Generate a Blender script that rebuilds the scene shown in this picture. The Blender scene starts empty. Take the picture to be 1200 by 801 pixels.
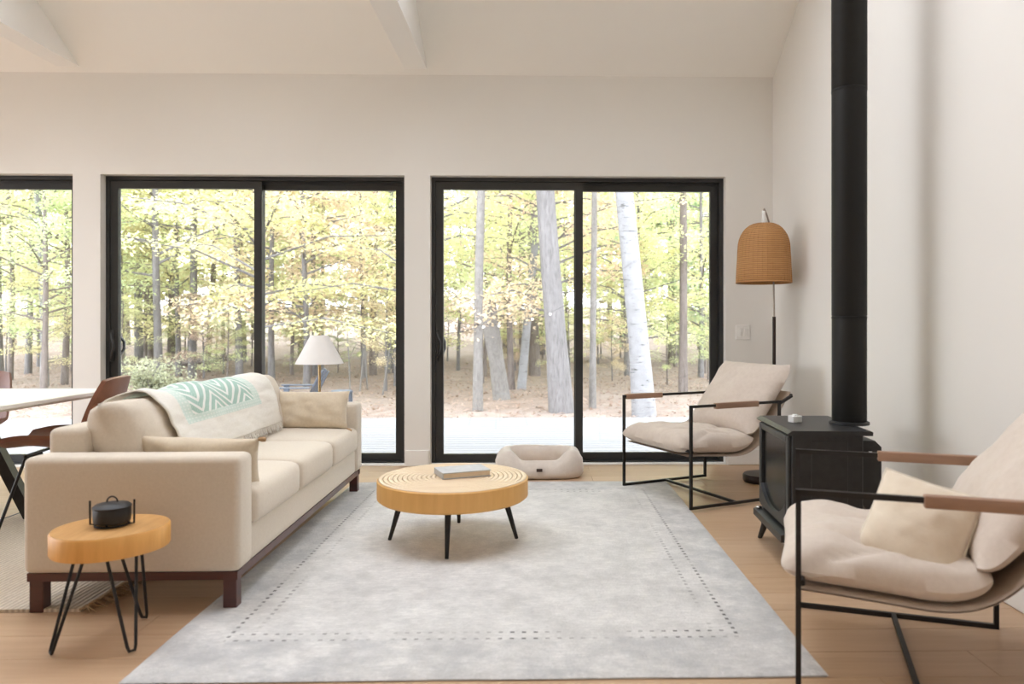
import bpy, bmesh, math, random
import numpy as np
from mathutils import Vector, Matrix, noise

R = math.radians
PI = math.pi
random.seed(7)
sc = bpy.context.scene
C = sc.collection

# ------------------------------------------------------------------ camera
cam_d = bpy.data.cameras.new('camera')
cam = bpy.data.objects.new('camera', cam_d)
C.objects.link(cam)
cam.location = (0, 0, 1.14)
cam.rotation_euler = (R(90), 0, R(-1.2))
cam_d.sensor_width = 36
cam_d.lens = 870 / 1200 * 36
cam_d.shift_x = -48 / 1200
cam_d.shift_y = -18.5 / 1200
cam_d.clip_end = 400
cam_d.dof.use_dof = True
cam_d.dof.focus_distance = 5.2
cam_d.dof.aperture_fstop = 2.4
sc.camera = cam

# ------------------------------------------------------------------ sky (bright overcast), exposure
world = bpy.data.worlds.new('world')
sc.world = world
world.use_nodes = True
bg = world.node_tree.nodes['Background']
bg.inputs['Color'].default_value = (0.92, 0.97, 1.05, 1)
bg.inputs['Strength'].default_value = 1.0
sc.view_settings.view_transform = 'Standard'
sc.view_settings.look = 'None'
sc.view_settings.gamma = 1
sc.view_settings.use_curve_mapping = False
sc.view_settings.exposure = 3.35
sc.cycles.diffuse_bounces = 6
sc.cycles.max_bounces = 14
sc.cycles.transparent_max_bounces = 16


def portal(name, loc, rot, sx, sy):
    """sampling guide for daylight through an opening (gives no light of its own)"""
    d = bpy.data.lights.new(name, 'AREA')
    d.shape = 'RECTANGLE'
    d.size, d.size_y = sx, sy
    d.cycles.is_portal = True
    o = bpy.data.objects.new(name, d)
    o.location, o.rotation_euler = loc, rot
    C.objects.link(o)


WALL_Y, WALL_R, WALL_L, REAR_Y = 6.08, 1.94, -7.2, -3.2
WIN = [(-6.36, -3.755), (-3.535, -1.085), (-0.875, 1.55)]      # openings in the back wall
WIN_H = 2.37
for i, (a, b) in enumerate(WIN):
    portal('daylight_portal', ((a + b) / 2, WALL_Y + 0.3, WIN_H / 2), (R(-90), 0, 0), b - a, WIN_H)
ADDED_SKY_Y = (2.95, 4.45)                                        # unseen roof openings, added to brighten the interior
ADDED_SKY_X = [(-5.9, -4.1), (-3.3, -1.5), (-0.7, 1.1)]
for a, b in ADDED_SKY_X:
    portal('daylight_portal', ((a + b) / 2, (ADDED_SKY_Y[0] + ADDED_SKY_Y[1]) / 2, 3.19 + 0.6 * (6.08 - (ADDED_SKY_Y[0] + ADDED_SKY_Y[1]) / 2) + 0.35), (-math.atan(0.6), 0, 0), b - a, (ADDED_SKY_Y[1] - ADDED_SKY_Y[0]) * 1.166)
ADDED_LEFT_OPEN = (2.4, 5.4, 0.3, 2.4)  # unseen opening added in the left wall to let more daylight in
portal('daylight_portal', (WALL_L - 0.25, 3.9, 1.35), (0, R(-90), 0), 2.1, 3.0)

# ------------------------------------------------------------------ materials
MATS = {}


class NT:
    def __init__(self, name):
        self.m = bpy.data.materials.new(name)
        self.m.use_nodes = True
        self.t = self.m.node_tree
        self.n = self.t.nodes
        self.bsdf = self.n['Principled BSDF']

    def node(self, typ, **kw):
        nd = self.n.new(typ)
        for k, v in kw.items():
            setattr(nd, k, v)
        return nd

    def link(self, a, b):
        self.t.links.new(a, b)

    def math(self, op, a, b=None, c=None, clamp=False):
        nd = self.n.new('ShaderNodeMath')
        nd.operation = op
        nd.use_clamp = clamp
        for i, v in enumerate((a, b, c)):
            if v is None:
                continue
            if isinstance(v, (int, float)):
                nd.inputs[i].default_value = v
            else:
                self.link(v, nd.inputs[i])
        return nd.outputs[0]

    def mix(self, fac, a, b):
        nd = self.n.new('ShaderNodeMix')
        nd.data_type = 'RGBA'
        for i, v in ((0, fac), (6, a), (7, b)):
            if isinstance(v, (int, float)):
                nd.inputs[i].default_value = v
            elif isinstance(v, tuple):
                nd.inputs[i].default_value = (*v[:3], 1)
            else:
                self.link(v, nd.inputs[i])
        return nd.outputs[2]

    def noise(self, coord, scale, detail=4, rough=0.6):
        nd = self.n.new('ShaderNodeTexNoise')
        nd.inputs['Scale'].default_value = scale
        nd.inputs['Detail'].default_value = detail
        nd.inputs['Roughness'].default_value = rough
        self.link(coord, nd.inputs['Vector'])
        return nd.outputs['Fac']

    def coord(self, which='Object', scale=(1, 1, 1)):
        tc = self.n.new('ShaderNodeTexCoord')
        mp = self.n.new('ShaderNodeMapping')
        mp.inputs['Scale'].default_value = scale
        self.link(tc.outputs[which], mp.inputs['Vector'])
        return mp.outputs['Vector']

    def bump(self, h, strength, dist=0.01):
        b = self.n.new('ShaderNodeBump')
        b.inputs['Strength'].default_value = strength
        b.inputs['Distance'].default_value = dist
        self.link(h, b.inputs['Height'])
        self.link(b.outputs['Normal'], self.bsdf.inputs['Normal'])

    def ramp(self, fac, lo, hi):
        return self.math('MULTIPLY_ADD', fac, 1 / (hi - lo), -lo / (hi - lo), clamp=True)


def srgb(r, g, b):
    def f(c):
        c /= 255
        return c / 12.92 if c <= 0.04045 else ((c + 0.055) / 1.055) ** 2.4
    return (f(r), f(g), f(b))


def simple(name, a, b=None, scale=6.0, rough=0.6, metal=0.0, stretch=(1, 1, 1), bump=0.0, bscale=None,
           sheen=0.0, coat=0.0, objrand=0.0, spec=0.5):
    t = NT(name)
    co = t.coord('Object', stretch)
    b = b or tuple(c * 0.9 for c in a)
    f = t.ramp(t.noise(co, scale), 0.3, 0.7)
    if objrand:
        oi = t.node('ShaderNodeObjectInfo')
        f = t.math('ADD', t.math('MULTIPLY', f, 1 - objrand), t.math('MULTIPLY', oi.outputs['Random'], objrand))
    t.link(t.mix(f, a, b), t.bsdf.inputs['Base Color'])
    t.bsdf.inputs['Roughness'].default_value = rough
    t.bsdf.inputs['Metallic'].default_value = metal
    t.bsdf.inputs['Specular IOR Level'].default_value = spec
    if sheen:
        t.bsdf.inputs['Sheen Weight'].default_value = sheen
    if coat:
        t.bsdf.inputs['Coat Weight'].default_value = coat
    if bump:
        t.bump(t.noise(co, bscale or scale * 4, 3), bump, 0.004)
    MATS[name] = t.m
    return t.m


simple('wall_paint', (0.80, 0.775, 0.73), (0.79, 0.765, 0.72), 1.5, 0.75, bump=0.03, bscale=180)
simple('ceiling_paint', (0.90, 0.88, 0.835), (0.89, 0.87, 0.825), 1.5, 0.75)
simple('trim_paint', (0.85, 0.83, 0.79), (0.84, 0.82, 0.78), 2, 0.5)
simple('beam_paint', (0.90, 0.89, 0.865), (0.89, 0.88, 0.855), 2, 0.5)
simple('frame_black', (0.022, 0.022, 0.022), (0.03, 0.03, 0.029), 8, 0.42)
simple('metal_black', (0.016, 0.014, 0.014), (0.024, 0.021, 0.02), 20, 0.45, metal=0.4)
simple('stove_black', (0.018, 0.018, 0.019), (0.028, 0.028, 0.029), 30, 0.42, bump=0.12, bscale=160)
simple('pipe_black', (0.009, 0.009, 0.0085), (0.013, 0.013, 0.012), 5, 0.55, spec=0.3, stretch=(1, 1, 0.2))
simple('iron_black', (0.01, 0.01, 0.011), (0.02, 0.02, 0.022), 25, 0.5)
simple('chrome', (0.7, 0.7, 0.7), (0.6, 0.6, 0.6), 10, 0.25, metal=1)
simple('brass', (0.62, 0.45, 0.24), (0.55, 0.4, 0.2), 10, 0.35, metal=0.8)
simple('wood_walnut', (0.38, 0.23, 0.155), (0.29, 0.165, 0.105), 4, 0.45, stretch=(6, 1, 6))
simple('wood_mahogany', (0.085, 0.02, 0.014), (0.05, 0.012, 0.009), 5, 0.4, stretch=(1, 4, 4), coat=0.3)
simple('wood_pine', (0.82, 0.44, 0.13), (0.70, 0.35, 0.09), 7, 0.5, stretch=(5, 5, 0.6))
simple('wood_table', (0.82, 0.47, 0.16), (0.74, 0.40, 0.12), 7, 0.5, stretch=(4, 4, 0.5))
simple('wood_table_top', (0.76, 0.60, 0.42), (0.68, 0.51, 0.34), 4, 0.45, stretch=(1, 6, 1))
simple('wood_pine_top', (0.60, 0.33, 0.12), (0.47, 0.24, 0.075), 3.5, 0.5, stretch=(8, 1.2, 1))
simple('linen_sofa', (0.68, 0.60, 0.50), (0.63, 0.55, 0.45), 90, 0.9, sheen=0.2, bump=0.25, bscale=350)
simple('linen_pillow', (0.69, 0.59, 0.45), (0.62, 0.52, 0.39), 70, 0.9, sheen=0.2, bump=0.2, bscale=300)
simple('canvas', (0.66, 0.57, 0.495), (0.61, 0.52, 0.445), 40, 0.85, sheen=0.2, bump=0.2, bscale=260)
simple('sling_canvas', (0.60, 0.49, 0.40), (0.54, 0.43, 0.34), 40, 0.85)
simple('velvet_cream', (0.75, 0.65, 0.52), (0.69, 0.58, 0.45), 14, 0.85, sheen=0.4, bump=0.15, bscale=120)
simple('piping_cream', (0.78, 0.71, 0.60), None, 30, 0.9)
simple('plush', (0.76, 0.68, 0.61), (0.69, 0.61, 0.54), 25, 0.95, sheen=0.5, bump=0.35, bscale=150)
simple('plush_inner', (0.58, 0.43, 0.31), (0.52, 0.38, 0.27), 25, 0.95, sheen=0.5, bump=0.3, bscale=150)
simple('tag_brown', (0.06, 0.035, 0.025), None, 20, 0.6)
simple('tassel', (0.50, 0.33, 0.18), (0.4, 0.25, 0.13), 60, 0.9)
simple('jute_fringe', (0.30, 0.19, 0.10), (0.42, 0.29, 0.17), 40, 0.95)
simple('throw_fringe', (0.86, 0.83, 0.77), None, 50, 0.95)
simple('leather', (0.22, 0.085, 0.045), (0.17, 0.06, 0.032), 10, 0.45, bump=0.1, bscale=200)
simple('table_white', (0.84, 0.81, 0.76), (0.82, 0.79, 0.74), 5, 0.35)
simple('book_cover', (0.55, 0.55, 0.56), (0.42, 0.43, 0.45), 30, 0.6)
simple('book_page', (0.76, 0.64, 0.48), (0.66, 0.52, 0.36), 30, 0.8, stretch=(1, 1, 12))
simple('ceramic', (0.85, 0.86, 0.85), None, 12, 0.25)
simple('lamp_shade', (0.86, 0.84, 0.82), (0.84, 0.82, 0.80), 20, 0.9)
simple('plate_white', (0.86, 0.84, 0.80), None, 10, 0.5)
simple('lamp_bronze', (0.035, 0.022, 0.018), None, 12, 0.4, metal=0.5)
simple('lamp_steel', (0.35, 0.3, 0.26), None, 12, 0.35, metal=0.9)
simple('deck_wood', (0.15, 0.149, 0.152), (0.115, 0.114, 0.118), 3, 0.7, stretch=(0.6, 8, 1), objrand=0.5)
simple('outdoor_blue', (0.06, 0.07, 0.09), (0.045, 0.055, 0.07), 12, 0.6)
simple('bulb_glass', (0.95, 0.95, 0.92), None, 12, 0.3)


def bark(name, a, b, c, zs=0.22):
    t = NT(name)
    co = t.coord('Object', (1, 1, zs))
    f = t.ramp(t.noise(co, 16, 5, 0.7), 0.38, 0.62)
    g = t.ramp(t.noise(t.coord('Object'), 1.1, 4), 0.35, 0.65)
    crack = t.ramp(t.noise(co, 30, 3, 0.6), 0.52, 0.62)
    base = t.mix(t.math('MULTIPLY', f, 0.8), a, b)
    base = t.mix(t.math('MULTIPLY', g, 0.45), base, tuple(x * 1.15 for x in a))
    t.link(t.mix(t.math('MULTIPLY', crack, 0.4), base, c), t.bsdf.inputs['Base Color'])
    t.bsdf.inputs['Roughness'].default_value = 0.95
    t.bump(f, 0.7, 0.02)
    MATS[name] = t.m


bark('bark_grey', (0.175, 0.166, 0.166), (0.115, 0.108, 0.106), (0.06, 0.055, 0.053))
bark('bark_brown', (0.18, 0.152, 0.138), (0.11, 0.09, 0.08), (0.05, 0.04, 0.035))
bark('bark_pale', (0.20, 0.188, 0.176), (0.135, 0.125, 0.115), (0.075, 0.067, 0.06), 0.5)


def birch():
    t = NT('bark_birch')
    co = t.coord('Object', (1.2, 1.2, 6))
    f = t.ramp(t.noise(co, 3.2, 5, 0.75), 0.57, 0.64)
    g = t.ramp(t.noise(t.coord('Object'), 5), 0.3, 0.7)
    base = t.mix(g, (0.225, 0.226, 0.234), (0.17, 0.168, 0.173))
    t.link(t.mix(f, base, (0.06, 0.057, 0.055)), t.bsdf.inputs['Base Color'])
    t.bsdf.inputs['Roughness'].default_value = 0.9
    t.bump(t.noise(co, 6), 0.4, 0.01)
    MATS['bark_birch'] = t.m


birch()


def plank_mat():
    t = NT('floor_oak')
    co = t.coord('Object', (0.7, 9, 1))
    oi = t.node('ShaderNodeObjectInfo')
    off = t.node('ShaderNodeVectorMath', operation='ADD')
    comb = t.node('ShaderNodeCombineXYZ')
    t.link(t.math('MULTIPLY', oi.outputs['Random'], 37), comb.inputs[0])
    t.link(t.math('MULTIPLY', oi.outputs['Random'], 91), comb.inputs[1])
    t.link(co, off.inputs[0])
    t.link(comb.outputs[0], off.inputs[1])
    grain = t.ramp(t.noise(off.outputs[0], 3.2, 6, 0.65), 0.3, 0.7)
    a = t.mix(grain, (0.56, 0.385, 0.25), (0.48, 0.315, 0.195))
    b = t.mix(grain, (0.51, 0.34, 0.21), (0.44, 0.28, 0.165))
    t.link(t.mix(oi.outputs['Random'], a, b), t.bsdf.inputs['Base Color'])
    t.bsdf.inputs['Roughness'].default_value = 0.42
    t.bump(grain, 0.06, 0.002)
    MATS['floor_oak'] = t.m


plank_mat()


def glass_mat(name, tint=(1, 1, 1), ior=1.45, rough=0.0):
    t = NT(name)
    tr = t.node('ShaderNodeBsdfTransparent')
    tr.inputs['Color'].default_value = (*tint, 1)
    gl = t.node('ShaderNodeBsdfGlossy')
    gl.inputs['Roughness'].default_value = rough
    fr = t.node('ShaderNodeFresnel')
    fr.inputs['IOR'].default_value = ior
    mx = t.node('ShaderNodeMixShader')
    t.link(fr.outputs[0], mx.inputs[0])
    t.link(tr.outputs[0], mx.inputs[1])
    t.link(gl.outputs[0], mx.inputs[2])
    t.link(mx.outputs[0], t.n['Material Output'].inputs['Surface'])
    MATS[name] = t.m


glass_mat('window_glass', (0.985, 0.99, 0.985), 1.42)
glass_mat('stove_glass', (0.10, 0.10, 0.11), 1.5, 0.22)


def leaf_mat(name, cols):
    """autumn leaf: diffuse and translucent; colour varies by tree and by leaf cluster"""
    t = NT(name)
    geo = t.node('ShaderNodeNewGeometry')
    oi = t.node('ShaderNodeObjectInfo')
    f = t.noise(geo.outputs['Position'], 0.9, 4, 0.7)
    f = t.math('ADD', t.math('MULTIPLY', f, 1.3), t.math('MULTIPLY', oi.outputs['Random'], 0.5))
    f = t.math('SUBTRACT', f, 0.4, clamp=True)
    r = t.node('ShaderNodeValToRGB')
    els = r.color_ramp.elements
    while len(els) < len(cols):
        els.new(0.5)
    for i, c in enumerate(cols):
        els[i].position = i / (len(cols) - 1)
        els[i].color = (*c, 1)
    t.link(f, r.inputs[0])
    d = t.node('ShaderNodeBsdfDiffuse')
    tl = t.node('ShaderNodeBsdfTranslucent')
    mx = t.node('ShaderNodeMixShader')
    mx.inputs[0].default_value = 0.5
    t.link(r.outputs[0], d.inputs['Color'])
    t.link(r.outputs[0], tl.inputs['Color'])
    t.link(d.outputs[0], mx.inputs[1])
    t.link(tl.outputs[0], mx.inputs[2])
    t.link(mx.outputs[0], t.n['Material Output'].inputs['Surface'])
    MATS[name] = t.m


leaf_mat('leaf_yellow', [(0.538, 0.594, 0.323), (0.639, 0.650, 0.360), (0.695, 0.639, 0.385), (0.695, 0.572, 0.397)])
leaf_mat('leaf_green', [(0.471, 0.560, 0.335), (0.549, 0.617, 0.347), (0.628, 0.650, 0.372), (0.673, 0.639, 0.408)])
leaf_mat('leaf_orange', [(0.695, 0.639, 0.408), (0.706, 0.605, 0.421), (0.684, 0.549, 0.433), (0.639, 0.482, 0.408)])
leaf_mat('leaf_evergreen', [(0.360, 0.504, 0.324), (0.444, 0.564, 0.384), (0.504, 0.612, 0.432)])
leaf_mat('leaf_dry', [(0.345, 0.253, 0.207), (0.253, 0.178, 0.138), (0.380, 0.299, 0.253), (0.437, 0.356, 0.299), (0.207, 0.149, 0.121)])
leaf_mat('leaf_bush', [(0.330, 0.363, 0.220), (0.396, 0.418, 0.286), (0.440, 0.440, 0.330)])


def litter_mat():
    t = NT('leaf_litter')
    co = t.coord('Object')
    f = t.ramp(t.noise(co, 3.5, 8, 0.75), 0.32, 0.68)
    g = t.ramp(t.noise(co, 0.35, 3), 0.35, 0.65)
    a = t.mix(f, (0.31, 0.24, 0.20), (0.17, 0.125, 0.10))
    b = t.mix(f, (0.33, 0.27, 0.235), (0.20, 0.155, 0.13))
    t.link(t.mix(g, a, b), t.bsdf.inputs['Base Color'])
    t.bsdf.inputs['Roughness'].default_value = 1
    t.bump(f, 0.8, 0.05)
    MATS['leaf_litter'] = t.m


litter_mat()


def rug_mat():
    t = NT('rug_wool')
    tc = t.node('ShaderNodeTexCoord')
    sp = t.node('ShaderNodeSeparateXYZ')
    t.link(tc.outputs['Object'], sp.inputs[0])
    x, y = sp.outputs[0], sp.outputs[1]
    ax, ay = t.math('ABSOLUTE', x), t.math('ABSOLUTE', y)
    co = t.coord('Object')
    n1 = t.ramp(t.noise(co, 4.5, 8, 0.8), 0.40, 0.68)
    n2 = t.ramp(t.noise(t.coord('Object', (3, 9, 1)), 6, 5, 0.75), 0.42, 0.66)
    n3 = t.ramp(t.noise(co, 90, 2, 0.5), 0.3, 0.7)
    base = t.mix(n1, (0.75, 0.735, 0.72), (0.46, 0.455, 0.45))
    base = t.mix(t.math('MULTIPLY', n2, 0.5), base, (0.46, 0.45, 0.445))
    # border band woven in a cooler, darker grey
    band = t.math('MAXIMUM', t.ramp(ax, 0.90, 0.93), t.ramp(ay, 1.20, 1.23))
    blot = t.ramp(t.noise(co, 5, 6, 0.75), 0.42, 0.62)
    base = t.mix(t.math('MULTIPLY', t.math('MULTIPLY', band, blot), 0.6), base, (0.36, 0.37, 0.39))
    base = t.mix(t.math('MULTIPLY', n3, 0.22), base, (0.44, 0.43, 0.42))

    def dots(c, along, pos, amax, w, pitch, duty, strength, thr):
        d = t.math('ABSOLUTE', t.math('SUBTRACT', c, pos))
        m1 = t.math('LESS_THAN', d, w)
        m2 = t.math('LESS_THAN', t.math('FRACT', t.math('DIVIDE', t.math('ADD', along, 50), pitch)), duty)
        m3 = t.math('LESS_THAN', t.math('ABSOLUTE', along), amax)
        fade = t.ramp(t.noise(co, 3.3, 3, 0.6), thr, thr + 0.2)
        m = t.math('MULTIPLY', t.math('MULTIPLY', m1, m2), t.math('MULTIPLY', m3, fade))
        return t.math('MULTIPLY', m, strength)
    masks = [dots(ax, y, 0.925, 1.22, 0.0068, 0.043, 0.42, 1.0, 0.34),
             dots(ax, y, 0.845, 1.14, 0.0075, 0.043, 0.42, 0.6, 0.42),
             dots(ay, x, 1.22, 0.93, 0.0065, 0.043, 0.36, 0.9, 0.40),
             dots(ay, x, 1.165, 0.90, 0.0065, 0.043, 0.36, 1.0, 0.40)]
    m = masks[0]
    for k in masks[1:]:
        m = t.math('MAXIMUM', m, k)
    base = t.mix(t.math('MULTIPLY', m, 0.9), base, (0.07, 0.065, 0.065))
    t.link(base, t.bsdf.inputs['Base Color'])
    t.bsdf.inputs['Roughness'].default_value = 0.95
    t.bsdf.inputs['Sheen Weight'].default_value = 0.2
    t.bump(t.math('ADD', n3, n1), 0.3, 0.006)
    MATS['rug_wool'] = t.m


rug_mat()


def jute_mat():
    t = NT('jute_weave')
    co = t.coord('Object')
    w = t.node('ShaderNodeTexWave')
    w.inputs['Scale'].default_value = 14
    w.inputs['Distortion'].default_value = 1.2
    w.inputs['Detail'].default_value = 2
    t.link(t.coord('Object', (1, 2.4, 1)), w.inputs['Vector'])
    n = t.ramp(t.noise(co, 45, 3), 0.3, 0.7)
    base = t.mix(w.outputs['Fac'], (0.50, 0.42, 0.33), (0.72, 0.64, 0.53))
    base = t.mix(t.math('MULTIPLY', n, 0.35), base, (0.42, 0.34, 0.26))
    t.link(base, t.bsdf.inputs['Base Color'])
    t.bsdf.inputs['Roughness'].default_value = 0.95
    t.bump(w.outputs['Fac'], 0.5, 0.008)
    MATS['jute_weave'] = t.m


jute_mat()


def throw_mat():
    """flat-woven throw: cream ends, mint border, green panel with white chevrons (UV: u along sofa, v down)"""
    t = NT('throw_weave')
    tc = t.node('ShaderNodeTexCoord')
    sp = t.node('ShaderNodeSeparateXYZ')
    t.link(tc.outputs['UV'], sp.inputs[0])
    u, v = sp.outputs[0], sp.outputs[1]

    def band(c, lo, hi):
        return t.math('MULTIPLY', t.math('GREATER_THAN', c, lo), t.math('LESS_THAN', c, hi))
    tri = t.math('PINGPONG', t.math('ADD', u, 0.02), 0.135)
    chev = t.math('FRACT', t.math('MULTIPLY', t.math('ADD', t.math('MULTIPLY', tri, 1.9), v), 10.0))
    white = t.math('LESS_THAN', chev, 0.36)
    fine = t.math('LESS_THAN', t.math('FRACT', t.math('MULTIPLY', t.math('SUBTRACT', t.math('MULTIPLY', tri, 1.9), v), 38.0)), 0.35)
    green = t.mix(t.math('MULTIPLY', fine, 0.45), (0.33, 0.50, 0.43), (0.66, 0.74, 0.69))
    panel = t.mix(white, green, (0.80, 0.81, 0.77))
    dott = t.math('MULTIPLY', t.math('LESS_THAN', t.math('FRACT', t.math('MULTIPLY', u, 42)), 0.5),
                  t.math('LESS_THAN', t.math('FRACT', t.math('MULTIPLY', v, 30)), 0.45))
    mint = t.mix(t.math('MULTIPLY', dott, 0.6), (0.60, 0.70, 0.64), (0.80, 0.82, 0.78))
    cream = t.mix(t.ramp(t.noise(t.coord('UV'), 60), 0.3, 0.7), (0.82, 0.79, 0.73), (0.76, 0.72, 0.66))
    c = t.mix(t.math('MULTIPLY', band(u, 0.12, 0.82), band(v, -0.1, 0.72)), cream, mint)
    c = t.mix(t.math('MULTIPLY', band(u, 0.19, 0.74), band(v, 0.16, 0.64)), c, panel)
    t.link(c, t.bsdf.inputs['Base Color'])
    t.bsdf.inputs['Roughness'].default_value = 0.95
    t.bump(t.noise(t.coord('UV'), 220, 2), 0.25, 0.003)
    MATS['throw_weave'] = t.m


throw_mat()


def rattan_mat():
    t = NT('rattan')
    tc = t.node('ShaderNodeTexCoord')
    sp = t.node('ShaderNodeSeparateXYZ')
    t.link(tc.outputs['Object'], sp.inputs[0])
    fz = t.math('FRACT', t.math('MULTIPLY', sp.outputs[2], 70))
    s = t.math('SINE', t.math('MULTIPLY', fz, PI))
    n = t.ramp(t.noise(t.coord('Object', (1, 1, 6)), 12), 0.3, 0.7)
    base = t.mix(s, (0.24, 0.105, 0.03), (0.50, 0.25, 0.085))
    base = t.mix(t.math('MULTIPLY', n, 0.4), base, (0.56, 0.30, 0.115))
    t.link(base, t.bsdf.inputs['Base Color'])
    t.bsdf.inputs['Roughness'].default_value = 0.6
    t.bump(s, 0.5, 0.004)
    MATS['rattan'] = t.m


rattan_mat()


# ------------------------------------------------------------------ mesh helpers
class MB:
    """collects geometry for one mesh object"""

    def __init__(self):
        self.v, self.f, self.uv = [], [], None

    def add(self, verts, faces):
        o = len(self.v)
        self.v += [tuple(p) for p in verts]
        self.f += [tuple(i + o for i in f) for f in faces]
        return self

    def box(self, x0, x1, y0, y1, z0, z1, bev=0.0, seg=2):
        if bev <= 0:
            vs = [(x, y, z) for x in (x0, x1) for y in (y0, y1) for z in (z0, z1)]
            return self.add(vs, [(0, 1, 3, 2), (4, 6, 7, 5), (0, 4, 5, 1), (2, 3, 7, 6), (0, 2, 6, 4), (1, 5, 7, 3)])
        bm = bmesh.new()
        bmesh.ops.create_cube(bm, size=1)
        for p in bm.verts:
            p.co = Vector(((x0 + x1) / 2 + p.co.x * (x1 - x0), (y0 + y1) / 2 + p.co.y * (y1 - y0), (z0 + z1) / 2 + p.co.z * (z1 - z0)))
        bmesh.ops.bevel(bm, geom=bm.edges[:], offset=bev, segments=seg, profile=0.5, affect='EDGES')
        self.bm(bm)
        return self

    def bm(self, bm):
        bm.verts.index_update()
        self.add([p.co[:] for p in bm.verts], [[q.index for q in f.verts] for f in bm.faces])
        bm.free()

    def tube(self, pts, r, n=8, closed=False, caps=True):
        pts = [Vector(p) for p in pts]
        m = len(pts)
        rs = list(r) if isinstance(r, (list, tuple)) else [r] * m
        tan = []
        for i in range(m):
            a = pts[(i - 1) % m] if (closed or i > 0) else pts[i]
            b = pts[(i + 1) % m] if (closed or i < m - 1) else pts[i]
            tan.append((b - a).normalized())
        up = Vector((0, 0, 1)) if abs(tan[0].z) < 0.9 else Vector((1, 0, 0))
        nrm = (up - tan[0] * up.dot(tan[0])).normalized()
        vs, fs = [], []
        for i in range(m):
            nrm = (nrm - tan[i] * nrm.dot(tan[i]))
            nrm = nrm.normalized() if nrm.length > 1e-6 else tan[i].orthogonal().normalized()
            bi = tan[i].cross(nrm)
            for k in range(n):
                a = 2 * PI * k / n
                vs.append(pts[i] + (nrm * math.cos(a) + bi * math.sin(a)) * rs[i])
        for i in range(m if closed else m - 1):
            j = (i + 1) % m
            for k in range(n):
                l = (k + 1) % n
                fs.append((i * n + k, i * n + l, j * n + l, j * n + k))
        if caps and not closed:
            fs.append(tuple(range(n - 1, -1, -1)))
            fs.append(tuple((m - 1) * n + k for k in range(n)))
        return self.add(vs, fs)

    def bar(self, a, b, w, h=None):
        """square bar from a to b"""
        h = h or w
        a, b = Vector(a), Vector(b)
        t = (b - a).normalized()
        up = Vector((0, 0, 1)) if abs(t.z) < 0.95 else Vector((1, 0, 0))
        s = t.cross(up).normalized()
        u = s.cross(t)
        vs = []
        for p in (a, b):
            for i, j in ((-1, -1), (1, -1), (1, 1), (-1, 1)):
                vs.append(p + s * (i * w / 2) + u * (j * h / 2))
        return self.add(vs, [(0, 3, 2, 1), (4, 5, 6, 7), (0, 1, 5, 4), (1, 2, 6, 5), (2, 3, 7, 6), (3, 0, 4, 7)])

    def lathe(self, prof, n=40, cx=0, cy=0, sx=1, sy=1):
        vs, fs = [], []
        m = len(prof)
        for i in range(n):
            a = 2 * PI * i / n
            for r, z in prof:
                vs.append((cx + r * math.cos(a) * sx, cy + r * math.sin(a) * sy, z))
        for i in range(n):
            j = (i + 1) % n
            for k in range(m - 1):
                fs.append((i * m + k, j * m + k, j * m + k + 1, i * m + k + 1))
        if prof[0][0] > 1e-4:
            fs.append(tuple(i * m for i in range(n - 1, -1, -1)))
        if prof[-1][0] > 1e-4:
            fs.append(tuple(i * m + m - 1 for i in range(n)))
        return self.add(vs, fs)

    def prism(self, poly, axis, a, b):
        """extrude polygon of (p,q) along axis between a and b"""
        n = len(poly)

        def P(p, q, w):
            return {'x': (w, p, q), 'y': (p, w, q), 'z': (p, q, w)}[axis]
        vs = [P(p, q, a) for p, q in poly] + [P(p, q, b) for p, q in poly]
        fs = [tuple(range(n - 1, -1, -1)), tuple(range(n, 2 * n))]
        fs += [(i, (i + 1) % n, n + (i + 1) % n, n + i) for i in range(n)]
        return self.add(vs, fs)

    def grid(self, nu, nv, fn, wrap_u=False):
        vs = [fn(i / (nu if wrap_u else nu - 1), j / (nv - 1)) for i in range(nu) for j in range(nv)]
        fs = []
        for i in range(nu if wrap_u else nu - 1):
            k = (i + 1) % nu
            for j in range(nv - 1):
                fs.append((i * nv + j, k * nv + j, k * nv + j + 1, i * nv + j + 1))
        return self.add(vs, fs)

    def mesh(self, name, mat, smooth=None):
        me = bpy.data.meshes.new(name)
        me.from_pydata(self.v, [], self.f)
        bm = bmesh.new()
        bm.from_mesh(me)
        bmesh.ops.remove_doubles(bm, verts=bm.verts, dist=1e-6)
        bmesh.ops.recalc_face_normals(bm, faces=bm.faces)
        bm.to_mesh(me)
        bm.free()
        if smooth is not None:
            me.polygons.foreach_set('use_smooth', [True] * len(me.polygons))
            if smooth < 180:
                me.set_sharp_from_angle(angle=R(smooth))
        me.materials.append(MATS[mat])
        return me

    def build(self, name, mat, parent=None, smooth=None, loc=None):
        o = bpy.data.objects.new(name, self.mesh(name, mat, smooth))
        C.objects.link(o)
        if parent:
            o.parent = parent
        if loc:
            o.location = loc
        return o


def tag(o, label, cat, group=None, kind=None):
    o['label'] = label
    if cat:
        o['category'] = cat
    if group:
        o['group'] = group
    if kind:
        o['kind'] = kind
    return o


def empty(name, loc=(0, 0, 0), rz=0.0):
    o = bpy.data.objects.new(name, None)
    o.empty_display_size = 0.1
    C.objects.link(o)
    o.location = loc
    o.rotation_euler = (0, 0, rz)
    return o


def thing(name, label, cat, loc=(0, 0, 0), rz=0.0, group=None):
    return tag(empty(name, loc, rz), label, cat, group)


def struct(o, label, cat='structure'):
    o['kind'] = 'structure'
    o['label'] = label
    o['category'] = cat
    return o


def copy_tree(o, parent=None):
    c = o.copy()
    C.objects.link(c)
    c.parent = parent
    for ch in list(o.children):
        copy_tree(ch, c)
    return c


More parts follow.
